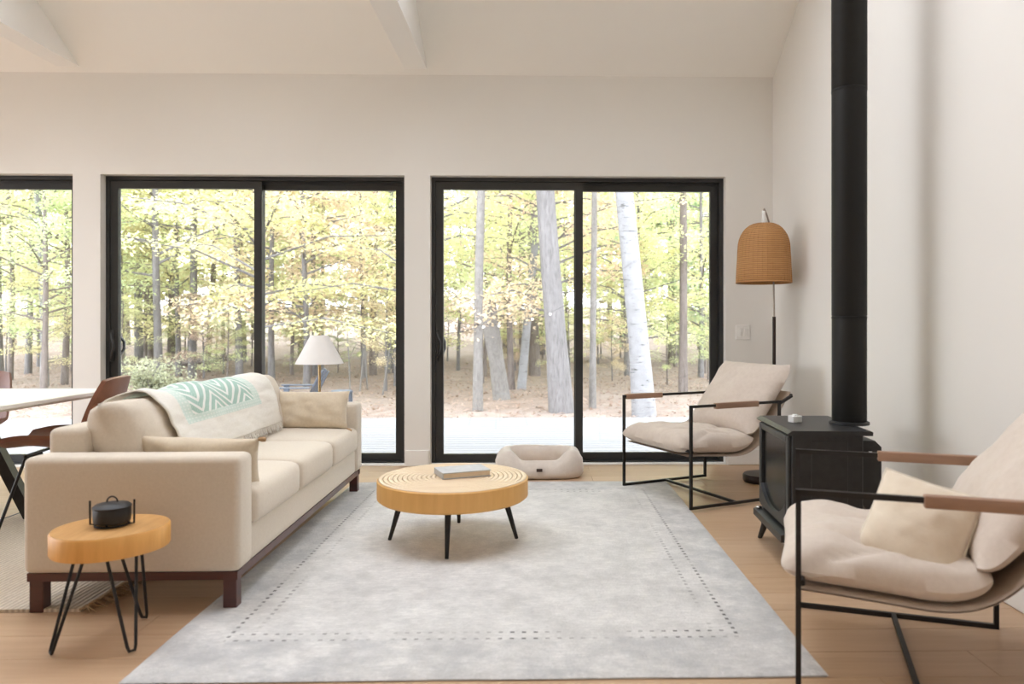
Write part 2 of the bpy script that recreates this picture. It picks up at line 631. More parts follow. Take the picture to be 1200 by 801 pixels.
def subsurf(o, lv=1):
    m = o.modifiers.new('subsurf', 'SUBSURF')
    m.levels = m.render_levels = lv
    return o


def fbm(p, s=1.0, seed=0.0):
    return noise.fractal(Vector(p) * s + Vector((seed, seed * 1.7, seed * 0.3)), 1.0, 2.0, 3)


def pillow(mb, w, h, t, n=22, pinch=0.08, power=2.4, wr=0.004, seed=0.0, q=0.55):
    """knife-edge cushion in the x-z plane (w by h), thickness t along y, centred"""
    for side in (1, -1):
        def fn(a, b):
            u, v = 2 * a - 1, 2 * b - 1
            k = max(0.0, (1 - abs(u) ** power) * (1 - abs(v) ** power)) ** q
            x = u * w / 2 * (1 - pinch * (1 - v * v) * abs(u) ** 3)
            z = v * h / 2 * (1 - pinch * (1 - u * u) * abs(v) ** 3)
            y = side * t / 2 * k
            y += wr * k * fbm((x * 3, side * 2 + z * 3, 0), 3.0, seed)
            return (x, y, z)
        mb.grid(n, n, fn)
    return mb


class Curve2:
    """arc-length parametrised 2-D polyline (smoothed by Catmull-Rom)"""

    def __init__(self, pts, n=16):
        P = [Vector((*p, 0)) for p in pts]
        P = [2 * P[0] - P[1]] + P + [2 * P[-1] - P[-2]]
        self.p = []
        for i in range(1, len(P) - 2):
            for k in range(n):
                t = k / n
                a, b, c, d = P[i - 1:i + 3]
                self.p.append(0.5 * ((2 * b) + (c - a) * t + (2 * a - 5 * b + 4 * c - d) * t * t + (3 * b - a - 3 * c + d) * t ** 3))
        self.p.append(P[-2])
        self.s = [0.0]
        for i in range(1, len(self.p)):
            self.s.append(self.s[-1] + (self.p[i] - self.p[i - 1]).length)
        self.L = self.s[-1]

    def at(self, s):
        s = max(-0.2, min(self.L + 0.2, s))
        i = 0
        while i < len(self.s) - 2 and self.s[i + 1] < s:
            i += 1
        a, b = self.p[i], self.p[i + 1]
        t = (b - a).normalized()
        p = a + t * (s - self.s[i])
        return p, Vector((-t.y, t.x, 0))


# ------------------------------------------------------------------ room shell
CEIL_Z, SLOPE, RIDGE_Y = 3.19, 0.60, 1.5
RIDGE_Z = CEIL_Z + SLOPE * (WALL_Y - RIDGE_Y)


def ceil_z(y):
    return CEIL_Z + SLOPE * (WALL_Y - y) if y > RIDGE_Y else RIDGE_Z - SLOPE * (RIDGE_Y - y)


# floor: subfloor slab carrying oak planks that run across the room
fl = struct(MB().box(WALL_L, WALL_R, REAR_Y, WALL_Y + 0.04, -0.12, -0.014).build('floor', 'floor_oak'),
            'honey oak plank floor running across the living room', 'floor')
PW = 0.192
plank_meshes = {}
y = 1.62
rowi = 0
while y < WALL_Y + 0.03:
    w = min(PW, WALL_Y + 0.035 - y)
    x = WALL_L + 0.01
    first = True
    while x < WALL_R - 0.03:
        L = random.choice((1.5, 1.8, 2.2)) if not first else random.choice((0.6, 1.0, 1.4))
        first = False
        L = min(L, WALL_R - 0.01 - x)
        if L < 0.05:
            break
        if WALL_R - 0.01 - x - L < 0.3:
            L = WALL_R - 0.01 - x
        key = (round(L, 3), round(w, 3))
        if x + L > -5.6:
            if key not in plank_meshes:
                plank_meshes[key] = MB().box(0.0006, key[0] - 0.0006, 0.0006, key[1] - 0.0006, -0.014, 0.0, 0.001, 1).mesh('plank', 'floor_oak', 30)
            o = bpy.data.objects.new('plank', plank_meshes[key])
            C.objects.link(o)
            o.parent = fl
            o.location = (x, y, 0)
        x += L
    y += PW
    rowi += 1
MB().box(WALL_L, WALL_R, REAR_Y, 1.618, -0.014, 0).build('plank_field', 'floor_oak', fl)

# back wall with three openings
T = 0.22
wb = MB()
xs = [WALL_L - T] + [e for w in WIN for e in w] + [WALL_R + T]
for i in range(0, len(xs), 2):
    wb.box(xs[i], xs[i + 1], WALL_Y, WALL_Y + T, -0.3, WIN_H)
wb.box(xs[0], xs[-1], WALL_Y, WALL_Y + T, WIN_H, CEIL_Z + 0.02)
for a, b in WIN:
    wb.box(a, b, WALL_Y + 0.05, WALL_Y + T, -0.3, -0.02)
struct(wb.build('wall_back', 'wall_paint'), 'warm white wall pierced by the three sliding glass doors', 'wall')


def gable(mb, x0, x1, hole=None):
    ys = [REAR_Y - T, RIDGE_Y, WALL_Y + T]
    if hole is None:
        mb.prism([(ys[0], -0.3), (ys[2], -0.3), (ys[2], ceil_z(ys[2]) + 0.1), (RIDGE_Y, RIDGE_Z + 0.1), (ys[0], ceil_z(ys[0]) + 0.1)], 'x', x0, x1)
    else:
        a, b, z0, z1 = hole
        mb.box(x0, x1, ys[0], a, -0.3, z1)
        mb.box(x0, x1, b, ys[2], -0.3, z1)
        mb.box(x0, x1, a, b, -0.3, z0)
        mb.prism([(ys[0], z1), (ys[2], z1), (ys[2], ceil_z(ys[2]) + 0.1), (RIDGE_Y, RIDGE_Z + 0.1), (ys[0], ceil_z(ys[0]) + 0.1)], 'x', x0, x1)


g = MB()
gable(g, WALL_R, WALL_R + T)
struct(g.build('wall_right', 'wall_paint'), 'plain warm white gable wall behind the wood stove', 'wall')
g = MB()
gable(g, WALL_L - T, WALL_L, ADDED_LEFT_OPEN)
struct(g.build('wall_left', 'wall_paint'), 'white gable wall at the dining end with an opening added for daylight', 'wall')
g = MB().box(WALL_L - T, WALL_R + T, REAR_Y - T, REAR_Y, -0.3, ceil_z(REAR_Y) + 0.05)
struct(g.build('wall_rear', 'wall_paint'), 'plain white wall behind the camera', 'wall')


def slope_slab(mb, y0, y1, x0, x1):
    mb.prism([(y0, ceil_z(y0)), (y1, ceil_z(y1)), (y1, ceil_z(y1) + 0.2), (y0, ceil_z(y0) + 0.2)], 'x', x0, x1)


g = MB()
slope_slab(g, REAR_Y - T, RIDGE_Y, WALL_L - T, WALL_R + T)
slope_slab(g, RIDGE_Y + 1e-4, ADDED_SKY_Y[0], WALL_L - T, WALL_R + T)
slope_slab(g, ADDED_SKY_Y[1], WALL_Y + T, WALL_L - T, WALL_R + T)
xs = [WALL_L - T] + [e for w in ADDED_SKY_X for e in w] + [WALL_R + T]
for i in range(0, len(xs), 2):
    slope_slab(g, ADDED_SKY_Y[0], ADDED_SKY_Y[1], xs[i], xs[i + 1])
struct(g.build('ceiling', 'ceiling_paint'), 'white vaulted ceiling sloping up from the window wall', 'ceiling')
# tie beams
for k, (bx, lab) in enumerate(((-0.985, 'white boxed ceiling beam above the gap between the two glass doors'),
                              (-3.76, 'white boxed ceiling beam at the upper left above the dining end'))):
    zb = CEIL_Z + 0.03
    ye = WALL_Y - 0.045
    g = MB()
    g.prism([(ye, zb), (ye, zb + 0.01), (ye - 0.8, zb + 0.50), (REAR_Y + 1.2, zb + 0.50), (REAR_Y + 0.05, zb)], 'x', bx - 0.09, bx + 0.09)
    struct(g.build('trim_%d' % (k + 1), 'beam_paint'), lab, 'beam')
# baseboards
BH = 0.13
g = MB()
for a, b in ((WIN[0][1] + 0.01, WIN[1][0] - 0.01), (WIN[1][1] + 0.01, WIN[2][0] - 0.01), (WIN[2][1] + 0.012, WALL_R)):
    g.box(a, b, WALL_Y - 0.016, WALL_Y, 0.001, BH, 0.004, 1)
struct(g.build('baseboard_back', 'trim_paint', smooth=30), 'white baseboard along the window wall', 'baseboard')
g = MB().box(WALL_R - 0.016, WALL_R, REAR_Y, WALL_Y - 0.016, 0.001, BH, 0.004, 1)
struct(g.build('baseboard_right', 'trim_paint', smooth=30), 'white baseboard along the stove wall', 'baseboard')


# ------------------------------------------------------------------ sliding glass doors
def sliding_door(idx, x0, x1, label):
    root = struct(empty('door_%d' % idx, (x0, WALL_Y + 0.075, 0)), label, 'door')
    W, H = x1 - x0, WIN_H
    f = MB()
    fw, d = 0.032, 0.125
    f.box(0.001, fw, 0, d, 0.0, H - 0.001).box(W - fw, W - 0.001, 0, d, 0.0, H - 0.001)
    f.box(fw, W - fw, 0, d, H - fw, H - 0.001).box(fw, W - fw, 0, d, 0.0, 0.022)
    f.box(fw, W - fw, 0.056, 0.062, H - fw - 0.018, H - fw).box(fw, W - fw, 0.056, 0.062, 0.022, 0.034)
    f.build('frame', 'frame_black', root)
    th = MB().box(0.001, W - 0.001, -0.068, 0.0, -0.012, 0.012, 0.003, 1)
    th.build('threshold', 'trim_paint', root)
    st = 0.062

    def sash(nm, a, b, y0, y1, z0, z1):
        s = MB()
        s.box(a, a + st, y0, y1, z0, z1).box(b - st, b, y0, y1, z0, z1)
        s.box(a + st, b - st, y0, y1, z1 - st, z1).box(a + st, b - st, y0, y1, z0, z0 + st * 0.9)
        so = s.build(nm, 'frame_black', root)
        MB().box(a + st, b - st, (y0 + y1) / 2 - 0.006, (y0 + y1) / 2 + 0.006, z0 + st * 0.9, z1 - st).build('pane', 'window_glass', so)
        return so
    mid = W / 2
    sl = sash('sliding_sash', fw + 0.002, mid + 0.04, 0.008, 0.052, 0.024, H - fw - 0.004)
    sash('fixed_sash', mid - 0.03, W - fw - 0.002, 0.066, 0.11, 0.024, H - fw - 0.004)
    h = MB()
    hz = 0.98
    hx = fw + 0.035
    pts = [(hx - 0.018, -0.004, hz - 0.10), (hx - 0.008, -0.022, hz - 0.075), (hx + 0.018, -0.045, hz - 0.03), (hx + 0.022, -0.048, hz),
           (hx + 0.018, -0.045, hz + 0.03), (hx - 0.008, -0.022, hz + 0.075), (hx - 0.018, -0.004, hz + 0.10)]
    h.tube(pts, [0.011, 0.011, 0.010, 0.010, 0.010, 0.011, 0.011], 8)
    h.box(hx - 0.032, hx - 0.002, -0.006, 0.008, hz - 0.13, hz + 0.13, 0.004, 1)
    ho = h.build('handle', 'frame_black', sl, 40)
    h2 = MB().tube([(hx + 0.002, 0.052, hz - 0.10), (hx + 0.03, 0.095, hz - 0.03), (hx + 0.03, 0.095, hz + 0.03), (hx + 0.002, 0.052, hz + 0.10)], 0.012, 8)
    h2.build('outer_handle', 'frame_black', sl, 40)
    return root


sliding_door(1, *WIN[1], 'black framed sliding glass door behind the cream sofa')
sliding_door(2, *WIN[2], 'black framed sliding glass door behind the coffee table and dog bed')
sliding_door(3, *WIN[0], 'black framed sliding glass door at the left edge behind the dining table')

# ------------------------------------------------------------------ light switch
t = thing('light_switch', 'double white light switch on the wall between the glass door and the floor lamp', 'switch', (1.69, WALL_Y, 1.09))
MB().box(-0.06, 0.06, -0.007, 0, -0.06, 0.06, 0.003, 1).build('plate', 'plate_white', t)
for s in (-0.026, 0.026):
    MB().box(s - 0.017, s + 0.017, -0.012, -0.006, -0.034, 0.034, 0.002, 1).build('rocker', 'plate_white', t)

# ------------------------------------------------------------------ area rug
RX0, RX1, RY0, RY1 = -1.335, 0.945, 2.39, 5.42
rw, rl = (RX1 - RX0), (RY1 - RY0)
g = MB()


def rugfn(a, b):
    x, y = (a - 0.5) * rw, (b - 0.5) * rl
    e = min((0.5 - abs(a - 0.5)) * rw, (0.5 - abs(b - 0.5)) * rl)
    return (x + 0.004 * fbm((0, y, 0), 1.5), y + 0.004 * fbm((x, 0, 3), 1.5), 0.004 + 0.008 * min(1, e / 0.012) + (0.0015 * fbm((x, y, 0), 2.0) if e > 0.02 else 0))


g.grid(90, 120, rugfn)
g.box(-rw / 2 + 0.004, rw / 2 - 0.004, -rl / 2 + 0.004, rl / 2 - 0.004, 0.0, 0.006)
o = g.build('area_rug', 'rug_wool', None, 60, ((RX0 + RX1) / 2, (RY0 + RY1) / 2, 0.0005))
tag(o, 'large pale grey distressed rug with dotted border under the coffee table', 'rug')
RUG_Z = 0.0135

# jute runner behind the sofa
t = thing('jute_rug', 'braided jute rug lying between the sofa and the dining table', 'rug', (-2.47, 4.40, 0.0005))
g = MB()
g.grid(30, 60, lambda a, b: ((a - 0.5) * 1.30, (b - 0.5) * 2.8, 0.013 + 0.001 * fbm((a * 3, b * 6, 0), 3)))
g.box(-0.65, 0.65, -1.4, 1.4, 0.0, 0.0125)
g.build('weave', 'jute_weave', t, 40)
g = MB()
rnd = random.Random(3)
for i in range(260):
    yy = -1.4 + 2.8 * i / 260 + rnd.uniform(-.004, .004)
    l = rnd.uniform(0.05, 0.09)
    dy = rnd.uniform(-0.03, 0.03)
    g.tube([(0.645, yy, 0.010), (0.645 + l * 0.5, yy + dy * 0.4, 0.012 + rnd.uniform(0, 0.02)), (0.645 + l, yy + dy, 0.005)], [0.004, 0.004, 0.0025], 4)
fr = g.build('fringe', 'jute_fringe', t, 40)
fr['kind'] = 'stuff'
g = MB().box(-0.662, -0.648, -1.4, 1.4, 0.0, 0.015, 0.003, 1)
g.build('edge_binding', 'outdoor_blue', t, 30)

# ------------------------------------------------------------------ sofa
SOFA = (-1.625, 4.07, 0.0)
SRZ = R(0.6)
sofa = thing('sofa', 'long cream linen sofa with low arms on a dark wood base', 'sofa', SOFA, SRZ)
HX, HY = 0.425, 1.09
ARM = 0.155


def soft_box(nm, x0, x1, y0, y1, z0, z1, bev, mat='linen_sofa', parent=sofa, puff=(0, 0, 0), seed=0, cuts=8):
    bm = bmesh.new()
    bmesh.ops.create_cube(bm, size=1)
    sx, sy, sz = x1 - x0, y1 - y0, z1 - z0
    for p in bm.verts:
        p.co = Vector((p.co.x * sx, p.co.y * sy, p.co.z * sz))
    bmesh.ops.bevel(bm, geom=bm.edges[:], offset=bev, segments=3, profile=0.5, affect='EDGES')
    big = [e for e in bm.edges if e.calc_length() > 0.12]
    bmesh.ops.subdivide_edges(bm, edges=big, cuts=cuts, use_grid_fill=True)
    for p in bm.verts:
        u, v, w = 2 * p.co.x / sx, 2 * p.co.y / sy, 2 * p.co.z / sz
        q = Vector(((1 - min(1, v * v)) * (1 - min(1, w * w)), (1 - min(1, u * u)) * (1 - min(1, w * w)), (1 - min(1, u * u)) * (1 - min(1, v * v))))
        p.co += Vector((puff[0] * u * q.x ** 0.5 if q.x > 0 else 0, puff[1] * v * q.y ** 0.5 if q.y > 0 else 0, puff[2] * w * q.z ** 0.5 if q.z > 0 else 0))
        if max(puff) > 0:
            p.co += Vector((0, 0, 0.005 * fbm(p.co, 4, seed)))
    for p in bm.verts:
        p.co += Vector(((x0 + x1) / 2, (y0 + y1) / 2, (z0 + z1) / 2))
    mb = MB()
    mb.bm(bm)
    return mb.build(nm, mat, parent, 50)


soft_box('arm', -HX, HX, -HY, -HY + ARM, 0.157, 0.62, 0.028)
soft_box('arm', -HX, HX, HY - ARM, HY, 0.157, 0.62, 0.028)
soft_box('back', -HX, -HX + 0.17, -HY + ARM, HY - ARM, 0.157, 0.715, 0.03)
soft_box('seat_base', -HX + 0.16, HX - 0.012, -HY + ARM, HY - ARM, 0.157, 0.31, 0.015)
sw = (2 * HY - 2 * ARM - 0.008) / 3
for i in range(3):
    y0 = -HY + ARM + 0.004 + i * sw
    soft_box('seat_cushion', -HX + 0.19, HX + 0.006, y0 + 0.002, y0 + sw - 0.002, 0.308, 0.462, 0.035, puff=(0.012, 0.0, 0.022), seed=i * 3.1)
# back cushions: plump pillows leaning on the back frame
for i in range(3):
    yc = -HY + ARM + 0.004 + (i + 0.5) * sw
    mb = MB()
    pillow(mb, sw + 0.015, 0.40, 0.27, n=24, pinch=0.02, power=4.5, wr=0.012, seed=i * 5.3, q=0.42)
    M = Matrix.Translation((-HX + 0.262, yc, 0.625)) @ Matrix.Rotation(R(-15), 4, 'Y') @ Matrix.Rotation(R(90), 4, 'Z')
    mb.v = [tuple(M @ Vector(p)) for p in mb.v]
    mb.build('back_cushion', 'linen_sofa', sofa, 70)
# wooden base rails and legs
g = MB()
for s in (-1, 1):
    g.box(-HX + 0.012, HX - 0.012, s * (HY - 0.03) - 0.015, s * (HY - 0.03) + 0.015, 0.125, 0.1575)
    g.box(s * (HX - 0.03) - 0.015, s * (HX - 0.03) + 0.015, -HY + 0.05, HY - 0.05, 0.125, 0.1575)
g.build('base_rail', 'wood_mahogany', sofa)
for sx in (-1, 1):
    for sy in (-1, 1):
        x, y = sx * (HX - 0.045), sy * (HY - 0.045)
        MB().box(x - 0.027, x + 0.027, y - 0.027, y + 0.027, 0.0 if sx < 0 else 0.0, 0.157, 0.003, 1).build('leg', 'wood_mahogany', sofa)

# lumbar pillow by the far arm, pillow leaning on the near arm


def add_tassels(root, M, w, h, corners):
    for cx, cz in corners:
        p = M @ Vector((cx * w / 2, 0, cz * h / 2))
        q = M @ Vector((cx * (w / 2 + 0.03), 0, cz * (h / 2 + 0.006) - 0.008))
        MB().tube([p, (p + q) / 2, q], [0.007, 0.011, 0.009], 7).build('tassel', 'tassel', root, 60)


def loose_pillow(nm, label, loc, rot, w, h, t, mat, seed, corners, pw=2.6):
    root = thing(nm, label, 'pillow', loc)
    root.rotation_euler = rot
    mb = MB()
    pillow(mb, w, h, t, n=26, pinch=0.05, power=pw, wr=0.02, seed=seed, q=0.5)
    mb.build('cover', mat, root, 75)
    add_tassels(root, Matrix.Identity(4), w * 0.985, h * 0.985, corners)
    return root


loose_pillow('lumbar_pillow', 'beige linen lumbar pillow propped against the far arm of the sofa', (-1.485, 4.885, 0.592), (R(-14), 0, 0),
             0.50, 0.25, 0.13, 'linen_pillow', 2.0, ((1, -1), (-1, -1)))
loose_pillow('lumbar_pillow', 'beige pillow slumped behind the near arm of the sofa', (-1.45, 3.235, 0.545), (R(14), R(2), R(3)),
             0.50, 0.25, 0.12, 'linen_pillow', 6.0, ((1, -1), (-1, 1), (1, 1)))

# throw over the sofa back
def cushion_outline(v, side):
    k = max(0.0, 1 - abs(v) ** 4.5) ** 0.42
    x, z = side * 0.135 * k, v * 0.20
    c, s_ = math.cos(R(-15)), math.sin(R(-15))
    return (-HX + 0.262 + x * c + z * s_, 0.625 - x * s_ + z * c)


prof = Curve2([cushion_outline(v, -1) for v in (0.93,)] + [cushion_outline(0.985, -1)] + [cushion_outline(v, 1) for v in (0.985, 0.9, 0.7, 0.4, 0.1, -0.2, -0.45, -0.62)], 8)
TY0, TY1 = -0.72, 0.62
THROW_FLIP = (prof.at(prof.L * 0.6)[1].x < 0)


def throw_pt(a, b, off=0.0):
    y = TY0 + (TY1 - TY0) * a + 0.10 * (b - 0.5)
    p, n = prof.at(b * prof.L)
    wv = 0.006 * math.sin(a * 19 + 3 * b) + 0.010 * fbm((a * 2, b * 2, 1), 2.5)
    d = -(off + wv + 0.014) if THROW_FLIP else off + wv + 0.014
    return (p.x + n.x * d, y + 0.014 * math.sin(b * 9 + a * 3), p.y + n.y * d)


troot = thing('throw_blanket', 'cream throw with green chevron panel draped over the sofa back', 'blanket', SOFA, SRZ)
nu, nv = 56, 70
mb = MB().grid(nu, nv, lambda a, b: throw_pt(a, b))
me = bpy.data.meshes.new('weave')
me.from_pydata(mb.v, [], mb.f)
uvl = me.uv_layers.new(name='UVMap')
for lp in me.loops:
    i, j = divmod(lp.vertex_index, nv)
    uvl.data[lp.index].uv = (i / (nu - 1), j / (nv - 1))
me.polygons.foreach_set('use_smooth', [True] * len(me.polygons))
me.materials.append(MATS['throw_weave'])
wv = bpy.data.objects.new('weave', me)
C.objects.link(wv)
wv.parent = troot
m = wv.modifiers.new('thickness', 'SOLIDIFY')
m.thickness = 0.006
m.offset = -1
g = MB()
rnd = random.Random(11)
for i in range(150):
    a = i / 149
    p = Vector(throw_pt(a, 1.0))
    l = rnd.uniform(0.03, 0.055)
    dy = rnd.uniform(-0.012, 0.012)
    g.tube([p, p + Vector((0.006, dy * 0.5, -l * 0.5)), p + Vector((0.010 + rnd.uniform(0, 0.01), dy, -l))], [0.0022, 0.002, 0.0012], 4)
fo = g.build('fringe', 'throw_fringe', troot, 60)
fo['kind'] = 'stuff'

# ------------------------------------------------------------------ wooden side table + tealight pot
ST = (-1.553, 2.735, 0.0)
t = thing('side_table', 'round wood slab side table on black hairpin legs beside the sofa arm', 'side table', ST)
ztop = 0.412


def blob(a):
    return 0.187 * (1 + 0.03 * math.sin(2 * a + 0.6) + 0.015 * math.sin(3 * a))


g = MB()
n = 64
rings = [(0.985, ztop - 0.078), (1.0, ztop - 0.072), (1.0, ztop - 0.006), (0.975, ztop)]
vs = [(blob(2 * PI * i / n) * r * math.cos(2 * PI * i / n), blob(2 * PI * i / n) * r * math.sin(2 * PI * i / n), z) for r, z in rings for i in range(n)]
fs = [(k * n + i, k * n + (i + 1) % n, (k + 1) * n + (i + 1) % n, (k + 1) * n + i) for k in range(3) for i in range(n)]
fs.append(tuple(range(n - 1, -1, -1)))
g.add(vs, fs)
slab = g.build('slab', 'wood_pine', t, 40)
g = MB()
g.add([(x, y, z + 0.0006) for x, y, z in vs[3 * n:]] + [(0.97 * x, 0.97 * y, z - 0.004) for x, y, z in vs[3 * n:]],
      [tuple(range(n))] + [(i, i + n, (i + 1) % n + n, (i + 1) % n) for i in range(n)])
g.build('top_face', 'wood_pine_top', slab)
for ang in (R(-135), R(-40), R(82)):
    ca, sa = math.cos(ang), math.sin(ang)
    zz = ztop - 0.078
    top = Vector((0.095 * ca, 0.095 * sa, zz))
    bot = Vector((0.185 * ca, 0.185 * sa, 0.007))
    tv = Vector((-sa, ca, 0))
    g = MB()
    pts = [top + tv * 0.05, bot + tv * 0.014 + (top - bot) * 0.06, bot + tv * 0.009 + (top - bot) * 0.01, bot - tv * 0.009 + (top - bot) * 0.01,
           bot - tv * 0.014 + (top - bot) * 0.06, top - tv * 0.05]
    g.tube(pts, 0.0058, 8)
    g.box(top.x - 0.03, top.x + 0.03, top.y - 0.03, top.y + 0.03, zz - 0.004, zz)
    g.build('hairpin_leg', 'metal_black', t, 40)

t = thing('tealight_burner', 'small black cast iron lidded burner in a wire stand on the side table', 'candle holder', (-1.553, 2.745, ztop + 0.0018), R(8))
MB().lathe([(0.052, 0.012), (0.060, 0.016), (0.062, 0.03), (0.062, 0.058), (0.060, 0.064)], 36).build('pot', 'iron_black', t, 40)
lid = MB().lathe([(0.063, 0.0645), (0.064, 0.070), (0.055, 0.078), (0.02, 0.084), (0.0, 0.085)], 36).build('lid', 'iron_black', t, 40)
MB().tube([(0.018 * math.cos(a), 0, 0.085 + 0.020 * math.sin(a)) for a in [PI * k / 10 for k in range(11)]], 0.003, 6).build('ring_handle', 'metal_black', lid, 60)
g = MB().tube([(0.055 * math.cos(2 * PI * k / 28), 0.055 * math.sin(2 * PI * k / 28), 0.004) for k in range(28)], 0.004, 6, closed=True)
for s in (-1, 1):
    g.tube([(s * 0.052, 0, 0.005), (s * 0.074, 0, 0.006), (s * 0.075, 0, 0.05), (s * 0.075, 0, 0.092)], 0.0038, 6)
for a in (PI / 2, -PI / 2):
    g.tube([(0, 0.052 * math.sin(a), 0.004), (0, 0.045 * math.sin(a), 0.012)], 0.003, 6)
g.build('wire_stand', 'metal_black', t, 50)

# ------------------------------------------------------------------ coffee table + book
CT = (-0.445, 3.94, RUG_Z)
CH = 0.333
t = thing('coffee_table', 'round wooden coffee table with ringed top and four black tapered legs', 'coffee table', CT)
rr = 0.395
MB().lathe([(0.0, CH - 0.108), (rr - 0.012, CH - 0.108), (rr, CH - 0.098), (rr, CH - 0.008), (rr - 0.006, CH - 0.002)], 96).build('drum', 'wood_table', t, 35)
prof_t = []
nr = 15
for k in range(nr):
    r0 = 0.02 + (rr - 0.026) * k / nr
    r1 = 0.02 + (rr - 0.026) * (k + 1) / nr
    prof_t += [(r0 + 0.002, CH), ((r0 + r1) / 2, CH + 0.0015), (r1 - 0.005, CH), (r1 - 0.003, CH - 0.0022), (r1, CH - 0.0022)]
prof_t = [(0.0, CH)] + prof_t + [(rr - 0.0055, CH - 0.002)]
MB().lathe(prof_t, 96).build('ringed_top', 'wood_table_top', t, 25)
for k in range(4):
    a = R(-90 + 90 * k + 1)
    ca, sa = math.cos(a), math.sin(a)
    g = MB().tube([(0.27 * ca, 0.27 * sa, CH - 0.109), (0.335 * ca, 0.335 * sa, 0.0)], [0.017, 0.0095], 12)
    g.lathe([(0.03, CH - 0.115), (0.03, CH - 0.1085)], 16, 0.27 * ca, 0.27 * sa)
    g.build('leg', 'metal_black', t, 40)

t = thing('book', 'grey covered hardback book lying on the coffee table', 'book', (-0.40, 3.97, RUG_Z + CH + 0.0025), R(22))
MB().box(-0.125, 0.125, -0.085, 0.085, 0.004, 0.028).build('page_block', 'book_page', t)
MB().box(-0.13, 0.13, -0.09, 0.09, 0.028, 0.033, 0.001, 1).box(-0.13, 0.13, -0.09, 0.09, 0.0, 0.004, 0.001, 1).box(-0.131, -0.126, -0.09, 0.09, 0.001, 0.032).build('cover', 'book_cover', t)

# ------------------------------------------------------------------ dog bed
DB = (0.015, 5.70, 0.0015)
t = thing('dog_bed', 'beige plush bolster dog bed on the floor in front of the glass door', 'dog bed', DB)
bw, bd = 0.268, 0.150


def rrect(a, hx, hy, p=4.5):
    c, s = math.cos(a), math.sin(a)
    r = (abs(c) ** p + abs(s) ** p) ** (-1 / p)
    return hx * r * c, hy * r * s


def sgnpow(x, p):
    return math.copysign(abs(x) ** p, x)


def bol(a, b):
    th = 2 * PI * a
    ph = 2 * PI * b
    x, y = rrect(th, bw, bd)
    fr = 1.0 if y < 0 else 0.0
    k = max(0.0, min(1.0, (0.86 - abs(x) / bw) / 0.42))
    front = fr * (k * k * (3 - 2 * k)) * min(1, max(0.0, -y / bd) * 1.4)
    hgt = 0.205 - 0.072 * front
    rad = 0.066 - 0.008 * front
    nx, ny = sgnpow(x / bw, 3) / bw, sgnpow(y / bd, 3) / bd
    l = math.hypot(nx, ny)
    nx, ny = nx / l, ny / l
    z = hgt / 2 + hgt / 2 * sgnpow(math.sin(ph), 0.75)
    taper = 1.0 - 0.22 * max(0, math.sin(ph))
    rd = rad * sgnpow(math.cos(ph), 0.85) * taper - 0.012 * math.sin(ph)
    wr = 0.010 * fbm((x * 6, y * 6, z * 6), 1.5)
    corner = min(abs(x) / bw, abs(y) / bd)
    wr += 0.005 * math.sin(th * 40) * max(0, math.sin(ph)) * corner ** 3
    return (x + nx * (rd + wr), y + ny * (rd + wr), max(0.0, z + 0.5 * wr))


g = MB().grid(96, 24, bol, wrap_u=True)
g.build('bolster', 'plush', t, 180)
mb = MB()
mb.lathe([(0.0, 0.095), (0.6, 0.095), (0.9, 0.08), (1.0, 0.05), (0.98, 0.01), (0.0, 0.005)], 40, sx=bw * 0.93, sy=bd * 0.9)
mb.build('cushion', 'plush_inner', t, 60)
MB().box(-0.022, 0.022, -0.2155, -0.2040, 0.062, 0.085, 0.002, 1).build('label_tag', 'tag_brown', t)

# ------------------------------------------------------------------ sling lounge chairs
sling_prof = Curve2([(0.0, 0.325), (0.12, 0.318), (0.26, 0.308), (0.40, 0.300), (0.50, 0.320), (0.580, 0.370), (0.655, 0.455), (0.75, 0.575), (0.84, 0.69)])
CW, CD, CA = 0.39, 0.71, 0.64


folds = [(0.24, 0.30, 0.35, 0.016, 0.022), (0.10, 0.42, -0.3, 0.018, 0.020), (-0.06, 0.24, 0.25, 0.020, 0.020), (-0.20, 0.40, 0.3, 0.016, 0.022),
         (0.31, 0.12, -0.4, 0.016, 0.020), (-0.29, 0.16, 0.4, 0.016, 0.022), (0.17, 0.10, 0.5, 0.018, 0.016)]


def curve_pillow(mb, cur, s0, s1, w, t, base, n=30, m=30, seed=0.0, power=3.0, pinch=0.05, creases=True, ear=0.0, rnd_c=0.05):
    """soft cushion lying on a profile curve; s0..s1 along the curve, width w across"""
    mid, half = (s0 + s1) / 2, (s1 - s0) / 2
    for side in (1, -1):
        def fn(a, b):
            u, v = 2 * a - 1, 2 * b - 1
            k = max(0.0, (1 - abs(u) ** power) * (1 - abs(v) ** power)) ** 0.5
            x = u * w / 2 * (1 - pinch * (1 - v * v)) * (1 - rnd_c * abs(v) ** 8)
            s = mid + v * half * (1 - pinch * (1 - u * u) * abs(v)) * (1 - rnd_c * abs(u) ** 8)
            p, nn = cur.at(s)
            d = base + (t * 0.62 * k if side > 0 else -t * 0.38 * k * 0.9)
            if side > 0:
                wr = 0.020 * fbm((x * 2.2, s * 2.2, 0), 2.2, seed) * k
                if creases:
                    for cx, c0, slope, cw, dep in folds:
                        q = (x - cx - slope * (s - c0)) / cw
                        wr -= dep * math.exp(-q * q) * math.exp(-((s - c0) / 0.14) ** 2)
                d += wr
            d += ear * abs(u * v) ** 6
            return (x, p.x + nn.x * d, p.y + nn.y * d)
        mb.grid(n, m, fn)
    return mb


